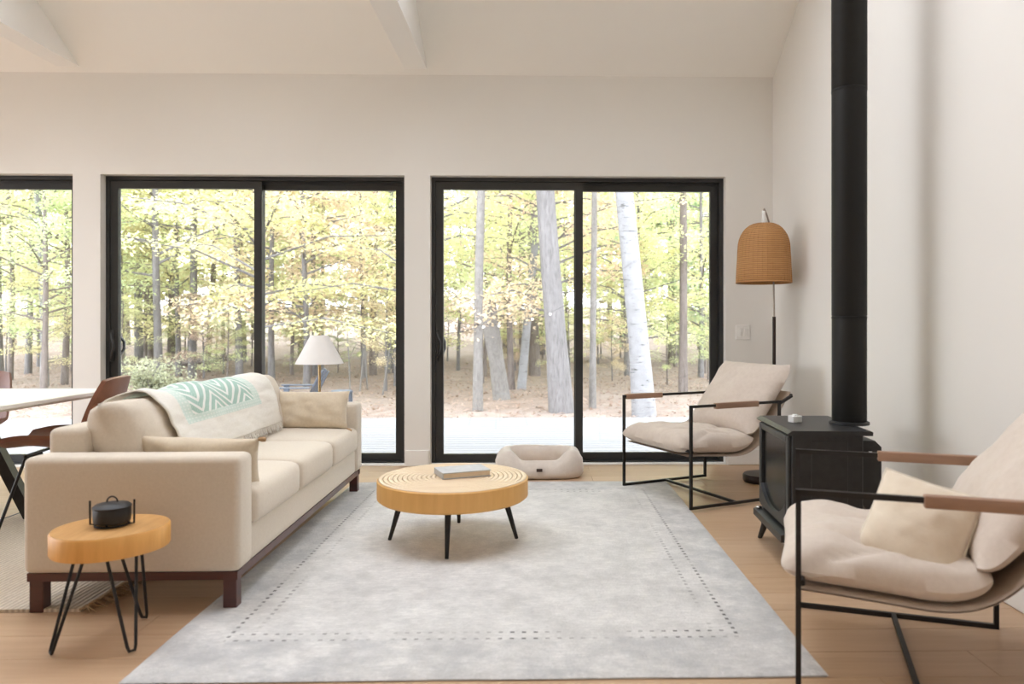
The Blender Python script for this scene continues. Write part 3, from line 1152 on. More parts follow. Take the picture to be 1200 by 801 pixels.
def sling_chair(label, loc, rz, sleeves, seed):
    root = thing('lounge_chair', label, 'armchair', loc, rz, 'matching sling lounge chairs')
    b = 0.0165
    for s, (w0, w1) in zip((-1, 1), sleeves):
        g = MB()
        x = s * CW
        g.bar((x, 0, 0.0), (x, 0, CA), b).bar((x, CD, 0.0), (x, CD, CA), b)
        g.bar((x, -b / 2, CA - b / 2), (x, CD + b / 2, CA - b / 2), b, b + 0.0006)
        g.bar((x, -b / 2, b / 2), (x, CD + b / 2, b / 2), b, b + 0.0006)
        g.build('side_frame', 'metal_black', root)
        MB().box(x - 0.017, x + 0.017, CD * w0, CD * w1, CA - 0.030, CA + 0.007, 0.004, 2).build('arm_sleeve', 'wood_walnut', root, 40)
    MB().bar((-CW, CD / 2, b / 2), (CW, CD / 2, b / 2), b).build('cross_bar', 'metal_black', root)
    g = MB()
    for y, z in ((0.012, 0.352),):
        g.tube([(-CW, y, z), (CW, y, z)], 0.009, 8)
    g.build('front_rod', 'metal_black', root, 40)
    g = MB()
    p, nn = sling_prof.at(sling_prof.L - 0.01)
    for s in (-1, 1):
        g.bar((s * CW, CD, CA - 0.02), (s * (CW - 0.03), p.x + 0.012, p.y - 0.02), b)
    g.tube([(-CW + 0.03, p.x + 0.012, p.y - 0.015), (CW - 0.03, p.x + 0.012, p.y - 0.015)], 0.009, 8)
    g.tube([(-CW, CD * 0.98, 0.52), (CW, CD * 0.98, 0.52)], 0.008, 8)
    g.build('back_rod', 'metal_black', root, 40)
    # canvas sling
    g = MB()
    wid = 2 * (CW - 0.035)
    for off in (0.0, -0.006):
        g.grid(10, 44, lambda a, c: ((a - 0.5) * wid, sling_prof.at(c * sling_prof.L)[0].x + sling_prof.at(c * sling_prof.L)[1].x * off,
                                     sling_prof.at(c * sling_prof.L)[0].y + sling_prof.at(c * sling_prof.L)[1].y * off))
    g.build('sling', 'sling_canvas', root, 60)
    g = MB()
    curve_pillow(g, sling_prof, -0.065, 0.60, 0.72, 0.158, 0.050, n=56, m=56, seed=seed, power=6.0)
    g.build('seat_cushion', 'canvas', root, 75)
    g = MB()
    curve_pillow(g, sling_prof, 0.55, 1.175, 0.72, 0.175, 0.072, seed=seed + 4, power=2.8, creases=False, ear=0.03)
    g.build('back_cushion', 'canvas', root, 75)
    return root


def chair_at(front_far, front_near, facing_left=True):
    """place so that the front posts stand on these floor points; chair local y runs backwards"""
    a, b = Vector((*front_far, 0)), Vector((*front_near, 0))
    mid = (a + b) / 2
    ax = (a - b).normalized()
    # back direction = local y ; local x = back rotated -90deg
    back = Vector((ax.y, -ax.x, 0))
    ang = math.atan2(back.y, back.x) - PI / 2
    return (mid.x, mid.y, 0.0), ang


loc1, a1 = chair_at((0.61, 5.25), (0.945, 4.53))
loc2, a2 = chair_at((1.06, 3.0), (0.80, 2.26))
# chair 1: local +x points to the near side when the back points to +X
sling_chair('beige cushioned sling chair with black frame in front of the right glass door', (loc1[0], loc1[1], RUG_Z), a1, ((0.02, 0.45), (0.26, 0.74)), 1.0)
sling_chair('beige cushioned sling chair with black frame in the right foreground holding a cream pillow', (loc2[0], loc2[1], 0.001), a2, ((0.42, 0.92), (0.49, 0.985)), 9.0)

# cream velvet pillow on the near chair
root = thing('throw_pillow', 'square cream velvet pillow with pale piping on the foreground chair', 'pillow', (1.215, 2.345, 0.503))
nrm = Vector((-0.50, -0.66, 0.56)).normalized()
rt = (Vector((1, 0, 0)) - nrm * nrm.x).normalized()
upv = rt.cross(-nrm).normalized()
if upv.z < 0:
    upv = -upv
ca, sa = math.cos(R(54)), math.sin(R(54))
e1, e3 = rt * ca + upv * sa, upv * ca - rt * sa
e2 = e3.cross(e1)
root.rotation_euler = Matrix((e1, e2, e3)).transposed().to_euler()
mb = MB()
PW_ = 0.31
pillow(mb, PW_, PW_, 0.15, n=28, pinch=0.05, power=2.4, wr=0.014, seed=3.3, q=0.55)
mb.build('cover', 'velvet_cream', root, 80)
ed = []
for k in range(4 * 16):
    sd, f = divmod(k, 16)
    f = f / 8 - 1
    u, v = [(f, -1), (1, f), (-f, 1), (-1, -f)][sd]
    ed.append((u * PW_ / 2 * (1 - 0.05 * (1 - v * v) * abs(u) ** 3), 0, v * PW_ / 2 * (1 - 0.05 * (1 - u * u) * abs(v) ** 3)))
MB().tube(ed, 0.005, 6, closed=True).build('piping', 'piping_cream', root, 60)

# ------------------------------------------------------------------ wood stove, pipe
SV = (1.395, 3.715, 0.0)
stove = thing('wood_stove', 'black cast iron wood stove with arched glass door on splayed legs', 'wood stove', SV, R(-3))
# local: front faces -x, width along y
sx0, sx1, sy = -0.205, 0.165, 0.285
Z0, Z1 = 0.175, 0.635
g = MB()
g.box(sx0 + 0.03, sx1 - 0.02, -sy + 0.02, sy - 0.02, Z0, Z1, 0.006, 1)
g.build('body', 'stove_black', stove, 30)
for s in (-1, 1):
    g = MB().box(sx0 + 0.012, sx1 - 0.03, s * (sy - 0.012) - 0.014, s * (sy - 0.012) + 0.006 * s + 0.006, Z0 + 0.005, Z1 - 0.002, 0.004, 1)
    g.box(sx0 + 0.10, sx1 - 0.10, s * (sy + 0.001) - 0.004, s * (sy + 0.001) + 0.004, Z0 + 0.03, Z1 - 0.03, 0.003, 1)
    g.build('side_panel', 'stove_black', stove, 30)
g = MB()
g.prism([(sx0 - 0.012, Z1 + 0.004), (sx0 - 0.004, Z1 - 0.004), (sx1 + 0.01, Z1 - 0.004), (sx1 + 0.012, Z1 + 0.012), (sx1 + 0.004, Z1 + 0.018), (sx0 + 0.010, Z1 + 0.018)], 'y', -sy - 0.014, sy + 0.014)
g.build('top_plate', 'stove_black', stove, 25)
# door: frame with arched lower rail, glass set in
door = MB()
fx = sx0 + 0.008
door.box(fx - 0.012, fx + 0.022, -sy + 0.012, -sy + 0.05, Z0 + 0.012, Z1 - 0.012, 0.005, 1)
door.box(fx - 0.012, fx + 0.022, sy - 0.05, sy - 0.012, Z0 + 0.012, Z1 - 0.012, 0.005, 1)
door.box(fx - 0.012, fx + 0.022, -sy + 0.05, sy - 0.05, Z1 - 0.045, Z1 - 0.012, 0.005, 1)
arch = []
na = 16
for k in range(na + 1):
    yy = -sy + 0.05 + (2 * sy - 0.10) * k / na
    q = 2 * k / na - 1
    arch.append((yy, Z0 + 0.042 + 0.085 * abs(q) ** 2.4))
poly = [(-sy + 0.05, Z0 + 0.012)] + [(sy - 0.05, Z0 + 0.012)] + arch[::-1]
door.prism(poly, 'x', fx - 0.014, fx + 0.022)
dobj = door.build('door', 'stove_black', stove, 30)
MB().box(fx + 0.004, fx + 0.010, -sy + 0.045, sy - 0.045, Z0 + 0.03, Z1 - 0.04).build('glass', 'stove_glass', dobj)
g = MB()
g.prism([(sx0 - 0.035, 0.125), (sx1 - 0.02, 0.125), (sx1 - 0.02, 0.172), (sx0 + 0.03, 0.172), (sx0 - 0.035, 0.158)], 'y', -sy + 0.015, sy - 0.015)
g.build('ash_ledge', 'stove_black', stove, 20)
MB().lathe([(0.0, 0), (0.012, 0), (0.016, 0.006), (0.012, 0.012), (0, 0.013)], 16).build('damper_knob', 'chrome', stove, 50, (sx0 - 0.015, sy - 0.05, 0.165))
for s in (-1, 1):
    for x, dx in ((sx0 + 0.03, -0.035), (sx1 - 0.06, 0.03)):
        g = MB().tube([(x, s * (sy - 0.06), 0.13), (x + dx * 0.5, s * (sy - 0.045), 0.06), (x + dx, s * (sy - 0.03), 0.0)], [0.024, 0.017, 0.012], 10)
        g.build('leg', 'stove_black', stove, 40)
g = MB()
g.prism([(sx1 - 0.015, 0.30), (sx1 + 0.05, 0.22), (sx1 + 0.075, 0.34), (sx1 + 0.075, 0.57), (sx1 + 0.045, 0.60), (sx1 - 0.015, 0.60)], 'y', -sy + 0.05, sy - 0.05)
g.build('rear_shield', 'stove_black', stove, 25)
MB().box(sx1 + 0.0, sx1 + 0.02, -sy + 0.015, -sy + 0.045, 0.53, 0.555, 0.003, 1).build('latch', 'chrome', stove)
PIPE = (1.55, 3.66)
pz = 0.655
p = thing('stove_pipe', 'tall matte black stovepipe rising from the wood stove to the ceiling', 'stovepipe', (PIPE[0], PIPE[1], pz))
pr = 0.083
MB().lathe([(pr + 0.012, 0.0), (pr + 0.012, 0.012), (pr + 0.002, 0.016)], 40).build('collar', 'stove_black', p, 35)
ztop_p = ceil_z(PIPE[1] + 0.1) - pz - 0.005
secs = [(0.014, 0.535, pr - 0.001), (0.535, 1.66, pr), (1.66, ztop_p, pr + 0.001)]
for i, (a, b, r_) in enumerate(secs):
    MB().lathe([(r_ * 0.97, a), (r_, a + 0.004), (r_, b - 0.012), (r_ + 0.0018, b - 0.010), (r_ + 0.0018, b - 0.003), (r_ * 0.97, b)], 48).build('pipe_section', 'pipe_black', p, 35)
o = MB().box(-0.028, 0.028, -0.022, 0.022, 0.0, 0.034, 0.003, 1)
t = thing('tea_light_block', 'small white ceramic block on the front of the stove top', 'ornament', (SV[0] - 0.09, SV[1] + 0.02, Z1 + 0.019), R(20))
o.build('block', 'ceramic', t, 30)
MB().lathe([(0.0, 0.034), (0.014, 0.034), (0.014, 0.040), (0.0, 0.040)], 16).build('cap', 'ceramic', t, 30)

# ------------------------------------------------------------------ rattan floor lamp
FL = (1.665, 5.43, 0.001)
lamp = thing('rattan_floor_lamp', 'tall floor lamp with woven rattan dome shade in the corner by the stove', 'floor lamp', FL)
MB().lathe([(0.0, 0.0), (0.145, 0.0), (0.15, 0.012), (0.15, 0.045), (0.143, 0.055), (0.0, 0.058)], 48).build('base', 'lamp_bronze', lamp, 35)
px_, py_ = 0.10, 0.07
MB().tube([(px_, py_, 0.05), (px_, py_, 1.21)], 0.0125, 12).build('pole', 'lamp_bronze', lamp, 40)
arc = [(px_, py_, 1.205), (px_ - 0.004, py_, 1.45), (px_ - 0.012, py_, 1.70), (px_ - 0.035, py_ * 0.8, 1.88), (px_ - 0.065, py_ * 0.5, 1.96), (px_ - 0.092, py_ * 0.2, 2.005), (px_ - 0.10, 0, 1.985), (px_ - 0.10, 0, 1.90)]
MB().tube(arc, 0.0065, 10).build('arm', 'lamp_steel', lamp, 60)
MB().lathe([(0.0, 1.885), (0.013, 1.885), (0.013, 1.985), (0.0, 1.99)], 16).build('socket', 'ceramic', lamp, 40)
sp = []
for k in range(18):
    a = PI / 2 * k / 17
    sp.append((0.03 + 0.155 * math.sin(a) ** 0.9, 1.705 + 0.19 * math.cos(a)))
sp += [(0.193, 1.60), (0.196, 1.50), (0.197, 1.46)]
sh = MB()
sh.lathe(sp, 64)
inner = [(r - 0.006, z - 0.004) for r, z in sp]
s2 = MB()
n = 64
for ringi, prof_ in enumerate((sp, inner)):
    pass
shade = MB()
full = sp + inner[::-1]
vs, fs = [], []
m_ = len(full)
for i in range(n):
    a = 2 * PI * i / n
    for r, z in full:
        vs.append((r * math.cos(a), r * math.sin(a), z))
for i in range(n):
    j = (i + 1) % n
    for k in range(m_):
        l = (k + 1) % m_
        fs.append((i * m_ + k, j * m_ + k, j * m_ + l, i * m_ + l))
shade.add(vs, fs)
so = shade.build('shade', 'rattan', lamp, 60)
g = MB()
for k in range(36):
    a = 2 * PI * k / 36
    g.tube([((r + 0.001) * math.cos(a), (r + 0.001) * math.sin(a), z) for r, z in sp[1::2] + [sp[-1]]], 0.0028, 5)
g.build('ribs', 'rattan', so, 60)['kind'] = 'stuff'
g = MB().tube([(0.196 * math.cos(2 * PI * k / 48), 0.196 * math.sin(2 * PI * k / 48), 1.46) for k in range(48)], 0.006, 8, closed=True)
g.build('rim', 'rattan', so, 60)

# ------------------------------------------------------------------ white shaded lamp behind the sofa
t = thing('white_floor_lamp', 'short brass floor lamp with white cone shade behind the far sofa arm', 'floor lamp', (-1.595, 5.47, 0.001))
MB().lathe([(0.0, 0.0), (0.13, 0.0), (0.132, 0.006), (0.128, 0.016), (0.0, 0.018)], 40).build('base', 'brass', t, 35)
MB().tube([(0, 0, 0.016), (0, 0, 0.90)], 0.010, 12).build('pole', 'brass', t, 40)
vs = [(0.172, 0.865), (0.064, 1.072), (0.062, 1.070), (0.169, 0.865)]
g = MB()
n = 56
vv, ff = [], []
for i in range(n):
    a = 2 * PI * i / n
    for r, z in vs:
        vv.append((r * math.cos(a), r * math.sin(a), z))
for i in range(n):
    j = (i + 1) % n
    for k in range(4):
        l = (k + 1) % 4
        ff.append((i * 4 + k, j * 4 + k, j * 4 + l, i * 4 + l))
g.add(vv, ff)
g.build('shade', 'lamp_shade', t, 30)
g = MB().tube([(0, 0, 0.90), (0, 0, 1.075)], 0.006, 8)
for k in range(3):
    a = 2 * PI * k / 3
    g.bar((0, 0, 1.065), (0.062 * math.cos(a), 0.062 * math.sin(a), 1.068), 0.003)
g.lathe([(0.0, 1.07), (0.008, 1.07), (0.010, 1.08), (0.0, 1.09)], 12)
g.build('harp', 'brass', t, 40)

# ------------------------------------------------------------------ dining table and chairs
DT = (-3.48, 3.95, 0.001)
t = thing('dining_table', 'white topped dining table with splayed black legs at the left edge', 'dining table', DT)
tw, tl, tz = 0.86, 0.76, 0.75


def rounded(hx, hy, r, n=8):
    out = []
    for cx, cy, a0 in ((hx - r, hy - r, 0), (-hx + r, hy - r, 90), (-hx + r, -hy + r, 180), (hx - r, -hy + r, 270)):
        for k in range(n + 1):
            a = R(a0 + 90 * k / n)
            out.append((cx + r * math.cos(a), cy + r * math.sin(a)))
    return out


poly = rounded(tw, tl, 0.10)
poly2 = rounded(tw - 0.02, tl - 0.02, 0.09)
n = len(poly)
vs = [(x, y, tz - 0.035) for x, y in poly2] + [(x, y, tz - 0.02) for x, y in poly] + [(x, y, tz - 0.003) for x, y in poly] + [(x * 0.997, y * 0.997, tz) for x, y in poly]
fs = [tuple(range(n - 1, -1, -1)), tuple(range(3 * n, 4 * n))] + [(k * n + i, k * n + (i + 1) % n, (k + 1) * n + (i + 1) % n, (k + 1) * n + i) for k in range(3) for i in range(n)]
MB().add(vs, fs).build('tabletop', 'table_white', t, 40)
for s_ in (-1, 1):
    for q in (-1, 1):
        MB().bar((0.20 * s_, 0.42 * q, tz - 0.036), (0.50 * s_, 0.50 * q, 0.0), 0.085, 0.055).build('leg', 'metal_black', t)
MB().bar((-0.24, 0.42, tz - 0.07), (0.24, 0.42, tz - 0.07), 0.05).bar((-0.24, -0.42, tz - 0.07), (0.24, -0.42, tz - 0.07), 0.05).bar((0, -0.42, tz - 0.07), (0, 0.42, tz - 0.07), 0.05).build('apron', 'metal_black', t)

seat_prof = Curve2([(-0.02, 0.455), (0.10, 0.462), (0.25, 0.445), (0.37, 0.44), (0.445, 0.475), (0.475, 0.56), (0.50, 0.68), (0.535, 0.835)])


def dining_chair(label, loc, rz):
    root = thing('dining_chair', label, 'dining chair', loc, rz, 'brown leather dining chairs')
    g = MB()

    def sh(a, b, off):
        u = 2 * a - 1
        p, nn = seat_prof.at(b * seat_prof.L)
        w = 0.235 - 0.03 * abs(2 * b - 1) ** 2 - (0.02 * max(0, (b - 0.8) / 0.2) ** 2)
        curl = 0.075 * abs(u) ** 2.4 * (0.35 + 0.65 * math.sin(PI * min(1, b * 0.85 + 0.12)))
        d = curl + off
        zt = -0.02 * abs(u) ** 3 * max(0, (b - 0.75) / 0.25)
        return (u * w, p.x + nn.x * d, p.y + nn.y * d + zt)
    N, M_ = 20, 34
    top = [sh(i / (N - 1), j / (M_ - 1), 0.018) for i in range(N) for j in range(M_)]
    bot = [sh(i / (N - 1), j / (M_ - 1), -0.006) for i in range(N) for j in range(M_)]
    fs = []
    for i in range(N - 1):
        for j in range(M_ - 1):
            q = (i * M_ + j, (i + 1) * M_ + j, (i + 1) * M_ + j + 1, i * M_ + j + 1)
            fs.append(q)
            fs.append(tuple(k + N * M_ for k in q[::-1]))
    rim = [i * M_ for i in range(N)] + [(N - 1) * M_ + j for j in range(1, M_)] + [i * M_ + M_ - 1 for i in range(N - 2, -1, -1)] + [j for j in range(M_ - 2, 0, -1)]
    for a, b in zip(rim, rim[1:] + rim[:1]):
        fs.append((a, b, b + N * M_, a + N * M_))
    g.add(top + bot, fs)
    g.build('shell', 'leather', root, 50)
    for sx in (-1, 1):
        for (y0, y1) in ((0.10, -0.01), (0.33, 0.47)):
            MB().tube([(sx * 0.10, (y0 + 0.215) / 2, 0.425), (sx * 0.16, y0, 0.405), (sx * 0.235, y1, 0.0)], 0.0085, 8).build('leg', 'metal_black', root, 50)
    for yb, zb in ((0.10, 0.418), (0.33, 0.412)):
        MB().bar((-0.16, yb, zb), (0.16, yb, zb), 0.014).build('cross_bar', 'metal_black', root)
    return root


dining_chair('brown leather shell chair with thin black legs just behind the sofa', (-2.90, 4.22, 0.0165), R(-80))
dining_chair('brown leather shell chair on the far side of the dining table', (-3.74, 4.62, 0.001), R(4))

# ------------------------------------------------------------------ outdoors: deck, ground
deck = struct(empty('deck', (0, 0, 0)), 'pale weathered timber deck outside the glass doors', 'deck')
bw_ = 0.142
nb = 0
y = WALL_Y + T + 0.02
me = MB().box(-10.5, 5.5, 0.003, bw_ - 0.004, -0.03, 0.0, 0.004, 1).mesh('deck_board', 'deck_wood', 30)
while y < 9.62:
    o = bpy.data.objects.new('deck_board', me)
    C.objects.link(o)
    o.parent = deck
    o.location = (0, y, -0.06)
    y += bw_
DECK_END = y
MB().box(-10.5, 5.5, y, y + 0.035, -0.42, -0.06).build('rim_board', 'deck_wood', deck)
MB().box(-10.5, 5.5, WALL_Y + T + 0.03, y, -0.40, -0.10).build('joists', 'deck_wood', deck)


def ground_z(x, y):
    r = -0.43 + 0.14 * noise.noise(Vector((x * 0.16, y * 0.16, 0.3))) + 0.05 * noise.noise(Vector((x * 0.6, y * 0.6, 4.0)))
    d = max(0.0, y - 26)
    return r + 0.02 * d + 0.0006 * d * d


g = MB()
GX, GY = 90, 80


def gfn(a, b):
    x = -60 + 115 * a
    y = 6.0 + 84 * b ** 1.6
    return (x, y, ground_z(x, y) - (0.3 if y < 9.5 else 0.0))


g.grid(GX, GY, gfn)
struct(g.build('ground', 'leaf_litter', None, 180), 'woodland floor covered in fallen brown leaves', 'ground')
g = MB().box(-60, 55, -60, 5.9, -0.62, -0.5)
struct(g.build('yard', 'leaf_litter'), 'leaf covered yard on the other sides of the house', 'ground')


def leaves_mesh(name, pos, size, mat, flat=0.5, seed=0):
    """many small folded leaf quads; pos (n,3), size (n,)"""
    rg = np.random.default_rng(seed)
    n = len(pos)
    az = rg.uniform(0, 2 * PI, n)
    tilt = rg.normal(0, flat, n)
    d = np.stack([np.cos(az) * np.cos(tilt), np.sin(az) * np.cos(tilt), np.sin(tilt)], 1)
    sd = np.stack([-np.sin(az), np.cos(az), rg.normal(0, flat, n)], 1)
    sd /= np.linalg.norm(sd, axis=1)[:, None]
    s = size[:, None]
    v = np.empty((n, 4, 3), np.float32)
    v[:, 0] = pos - d * s * 0.5
    v[:, 1] = pos + sd * s * 0.33 + d * s * 0.03
    v[:, 2] = pos + d * s * 0.55
    v[:, 3] = pos - sd * s * 0.33 + d * s * 0.03
    v = v.reshape(-1, 3)
    me = bpy.data.meshes.new(name)
    me.vertices.add(4 * n)
    me.vertices.foreach_set('co', v.ravel())
    me.loops.add(4 * n)
    me.loops.foreach_set('vertex_index', np.arange(4 * n, dtype=np.int32))
    me.polygons.add(n)
    me.polygons.foreach_set('loop_start', np.arange(0, 4 * n, 4, dtype=np.int32))
    me.update(calc_edges=True)
    me.validate()
    me.materials.append(MATS[mat])
    return me


rg = np.random.default_rng(5)
n = 26000
X = rg.uniform(-22, 12, n)
Y = DECK_END + 0.1 + 22 * rg.uniform(0, 1, n) ** 1.5
P = np.stack([X, Y, [ground_z(a, b) + 0.012 + 0.03 * random.random() for a, b in zip(X, Y)]], 1)
me = leaves_mesh('fallen_leaves', P, rg.uniform(0.05, 0.11, n), 'leaf_dry', 0.35, 2)
o = bpy.data.objects.new('fallen_leaves', me)
C.objects.link(o)
tag(o, 'carpet of dry brown fallen leaves beyond the deck', 'leaves', kind='stuff')


# ------------------------------------------------------------------ trees
def branchy_tree(root, H, r0, bark, leaf, nb=26, z_lo=0.25, spread=2.6, leaves=5200, lsize=0.13, seed=0, lean=(0, 0), trunk_taper=0.35, droop=0.1, limbs=True):
    rn = random.Random(seed)
    rg = np.random.default_rng(seed + 100)
    g = MB()
    pts, rs = [], []
    K = 9
    for k in range(K):
        f = k / (K - 1)
        pts.append(Vector((lean[0] * f * H + 0.05 * H * 0.12 * math.sin(f * 4 + seed), lean[1] * f * H + 0.06 * math.sin(f * 5 + seed * 2), H * f - (0.25 if k == 0 else 0))))
        rs.append(r0 * (1.25 if k == 0 else 1.0) * (1 - (1 - trunk_taper) * f))
    g.tube(pts, rs, 10)
    g.build('trunk', bark, root, 60)
    lim = MB()
    P, S = [], []
    per = leaves // nb

    def trunk_at(f):
        q = f * (K - 1)
        i = min(K - 2, int(q))
        return pts[i].lerp(pts[i + 1], q - i), rs[i]
    for b in range(nb):
        f = z_lo + (1 - z_lo) * (b + rn.random()) / nb
        base, rad = trunk_at(min(0.99, f))
        az = rn.uniform(0, 2 * PI)
        L = spread * (1.1 - 0.55 * f) * rn.uniform(0.6, 1.15)
        rise = rn.uniform(0.0, 0.45) - droop
        tip = base + Vector((math.cos(az) * L, math.sin(az) * L, L * rise))
        mid = base.lerp(tip, 0.5) + Vector((0, 0, 0.08 * L))
        if limbs:
            lim.tube([base, mid, tip], [min(0.45 * rad, 0.03 + 0.006 * L), 0.016, 0.006], 5)
        nlf = int(per * rn.uniform(0.6, 1.4))
        s = rg.uniform(0.18, 1.08, nlf)
        wdt = (0.12 + 0.30 * np.sin(np.clip(s, 0, 1) * PI) ** 0.8) * L * 0.55
        off = rg.normal(0, 0.55, nlf) * wdt
        bx = np.array(base)[None] * ((1 - s) ** 2)[:, None] + np.array(mid)[None] * (2 * s * (1 - s))[:, None] + np.array(tip)[None] * (s ** 2)[:, None]
        bx[:, 0] += -math.sin(az) * off
        bx[:, 1] += math.cos(az) * off
        bx[:, 2] += rg.normal(0, 0.10, nlf) * (0.6 + 0.25 * L)
        P.append(bx)
        S.append(rg.uniform(0.7, 1.25, nlf) * lsize)
    if limbs:
        lim.build('limbs', bark, root, 60)
    if leaves:
        me = leaves_mesh('foliage', np.concatenate(P), np.concatenate(S), leaf, 0.45, seed)
        o = bpy.data.objects.new('foliage', me)
        C.objects.link(o)
        o.parent = root
        o['kind'] = 'stuff'
    return root


def big_tree(label, base, top, r0, r1, H, bark, seed, leaf='leaf_yellow', leaves=5000, spread=3.2, z_lo=0.55, nm='tree'):
    """trunk measured as base (x,y) and lean dx,dy per metre"""
    x, y = base
    root = thing(nm, label, 'tree', (x, y, ground_z(x, y)))
    branchy_tree(root, H, r0, bark, leaf, nb=18, z_lo=z_lo, spread=spread, leaves=int(leaves * 1.9), lsize=0.09, seed=seed, lean=top, trunk_taper=r1 / r0)
    return root


# named trunks seen through the right-hand door
big_tree('leaning white birch trunk with dark flecks outside the right glass door', (1.86, 13.2), (-0.072, 0.0), 0.185, 0.12, 11, 'bark_birch', 21, leaves=2500)
big_tree('thick grey leaning tree trunk in the left pane of the right glass door', (0.46, 13.6), (-0.062, 0.0), 0.20, 0.12, 11, 'bark_grey', 22, leaves=2500)
big_tree('slender pale trunk near the left edge of the right glass door', (-1.06, 13.8), (0.012, 0.0), 0.085, 0.06, 10, 'bark_pale', 23, leaves=2800)
big_tree('slim grey trunk just right of the centre stile of the right glass door', (1.10, 14.2), (-0.010, 0.0), 0.062, 0.045, 9, 'bark_pale', 24, leaves=2600)
big_tree('slim brown trunk near the right edge of the right glass door', (3.35, 17.0), (-0.012, 0.0), 0.095, 0.07, 11, 'bark_brown', 25, leaves=3600)
big_tree('grey trunk half hidden by the right frame of the right glass door', (3.95, 16.5), (0.01, 0), 0.13, 0.1, 11, 'bark_grey', 26, leaves=3600, leaf='leaf_green')
big_tree('narrow brown trunk behind the slender pale one', (-1.70, 21.0), (0.006, 0.0), 0.11, 0.08, 13, 'bark_brown', 27, leaves=4200)
big_tree('dark trunk standing between the snag and the thick grey trunk', (-0.10, 24.0), (0.0, 0.0), 0.16, 0.12, 14, 'bark_brown', 28, leaves=4200)
# snags
for lab, (x, y), (lx, h), r0, r1, bk in (('broken pale snag with a split top outside the right glass door', (-0.72, 15.6), (-0.17, 2.0), 0.16, 0.19, 'bark_pale'),
                                        ('short leaning white birch stub behind the thick grey trunk', (-0.42, 18.5), (0.10, 3.6), 0.10, 0.09, 'bark_birch')):
    root = thing('tree_snag', lab, 'tree', (x, y, ground_z(x, y)))
    g = MB().tube([(0, 0, -0.2), (lx * 0.4 * h, 0, h * 0.4), (lx * h, 0, h)], [r0 * 1.2, r0, r1], 12)
    g.build('trunk', bk, root, 50)
    g = MB()
    for k in range(5):
        a = 2 * PI * k / 5
        g.tube([(lx * h + r1 * 0.6 * math.cos(a), r1 * 0.6 * math.sin(a), h - 0.1), (lx * h + r1 * 0.75 * math.cos(a), r1 * 0.7 * math.sin(a), h + 0.12 + 0.16 * (k % 3))], [r1 * 0.34, 0.01], 5)
    g.build('splinter', bk, root, 50)

# trunks seen through the left-hand door: (x, y, radius, lean)
left_trunks = [
    ('pale trunk at the left edge of the left glass door', -12.83, 23.15, 0.11, -0.01, 'bark_pale'),
    ('straight grey trunk left of centre in the left door pane', -13.92, 26.27, 0.135, -0.004, 'bark_grey'),
    ('brown trunk right beside the straight grey one', -14.29, 27.88, 0.11, -0.012, 'bark_brown'),
    ('brown trunk standing behind the fallen log', -13.52, 27.88, 0.14, 0.012, 'bark_brown'),
    ('mid grey trunk in front of the fallen log', -10.15, 22.03, 0.105, -0.012, 'bark_grey'),
    ('leaning brown trunk right of the fallen log', -11.25, 25.29, 0.09, 0.075, 'bark_brown'),
    ('tall straight grey trunk beside the stile of the left glass door', -8.81, 22.03, 0.10, -0.004, 'bark_grey'),
    ('slender twin grey trunk behind the white lamp shade', -7.01, 23.55, 0.075, -0.002, 'bark_grey'),
    ('thin pale trunk right of the white lamp', -7.11, 24.83, 0.06, 0.008, 'bark_pale'),
    ('brown trunk at the right of the left glass door', -5.30, 24.39, 0.11, -0.004, 'bark_brown'),
    ('thin grey trunk beside the right frame of the left glass door', -5.06, 25.29, 0.08, 0.004, 'bark_grey'),
    ('white birch trunk seen through the dining door', -12.85, 19.51, 0.085, -0.03, 'bark_birch'),
    ('grey trunk at the left picture edge through the dining door', -15.36, 21.34, 0.15, 0.01, 'bark_grey'),
]
for i, (lab, x, y, r0, ln, bk) in enumerate(left_trunks):
    big_tree(lab, (x, y), (ln, 0.0), r0, r0 * 0.7, 13, bk, 40 + i, leaves=4200, leaf=('leaf_yellow', 'leaf_green', 'leaf_yellow', 'leaf_orange')[i % 4], z_lo=0.32, spread=3.0)

# fallen log
x, y = -12.99, 24.83
root = thing('fallen_log', 'brown fallen log lying among the trunks in the left glass door', 'log', (x, y, ground_z(x, y) + 0.12), R(8))
MB().tube([(-2.2, 0, 0.0), (-0.6, 0.05, 0.10), (1.2, 0, 0.16), (3.0, 0.05, 0.36)], [0.15, 0.14, 0.12, 0.10], 10).build('trunk', 'bark_brown', root, 60)
MB().tube([(0.4, 0.02, 0.15), (0.6, -0.2, 0.55)], [0.04, 0.015], 6).build('branch_stub', 'bark_brown', root, 60)

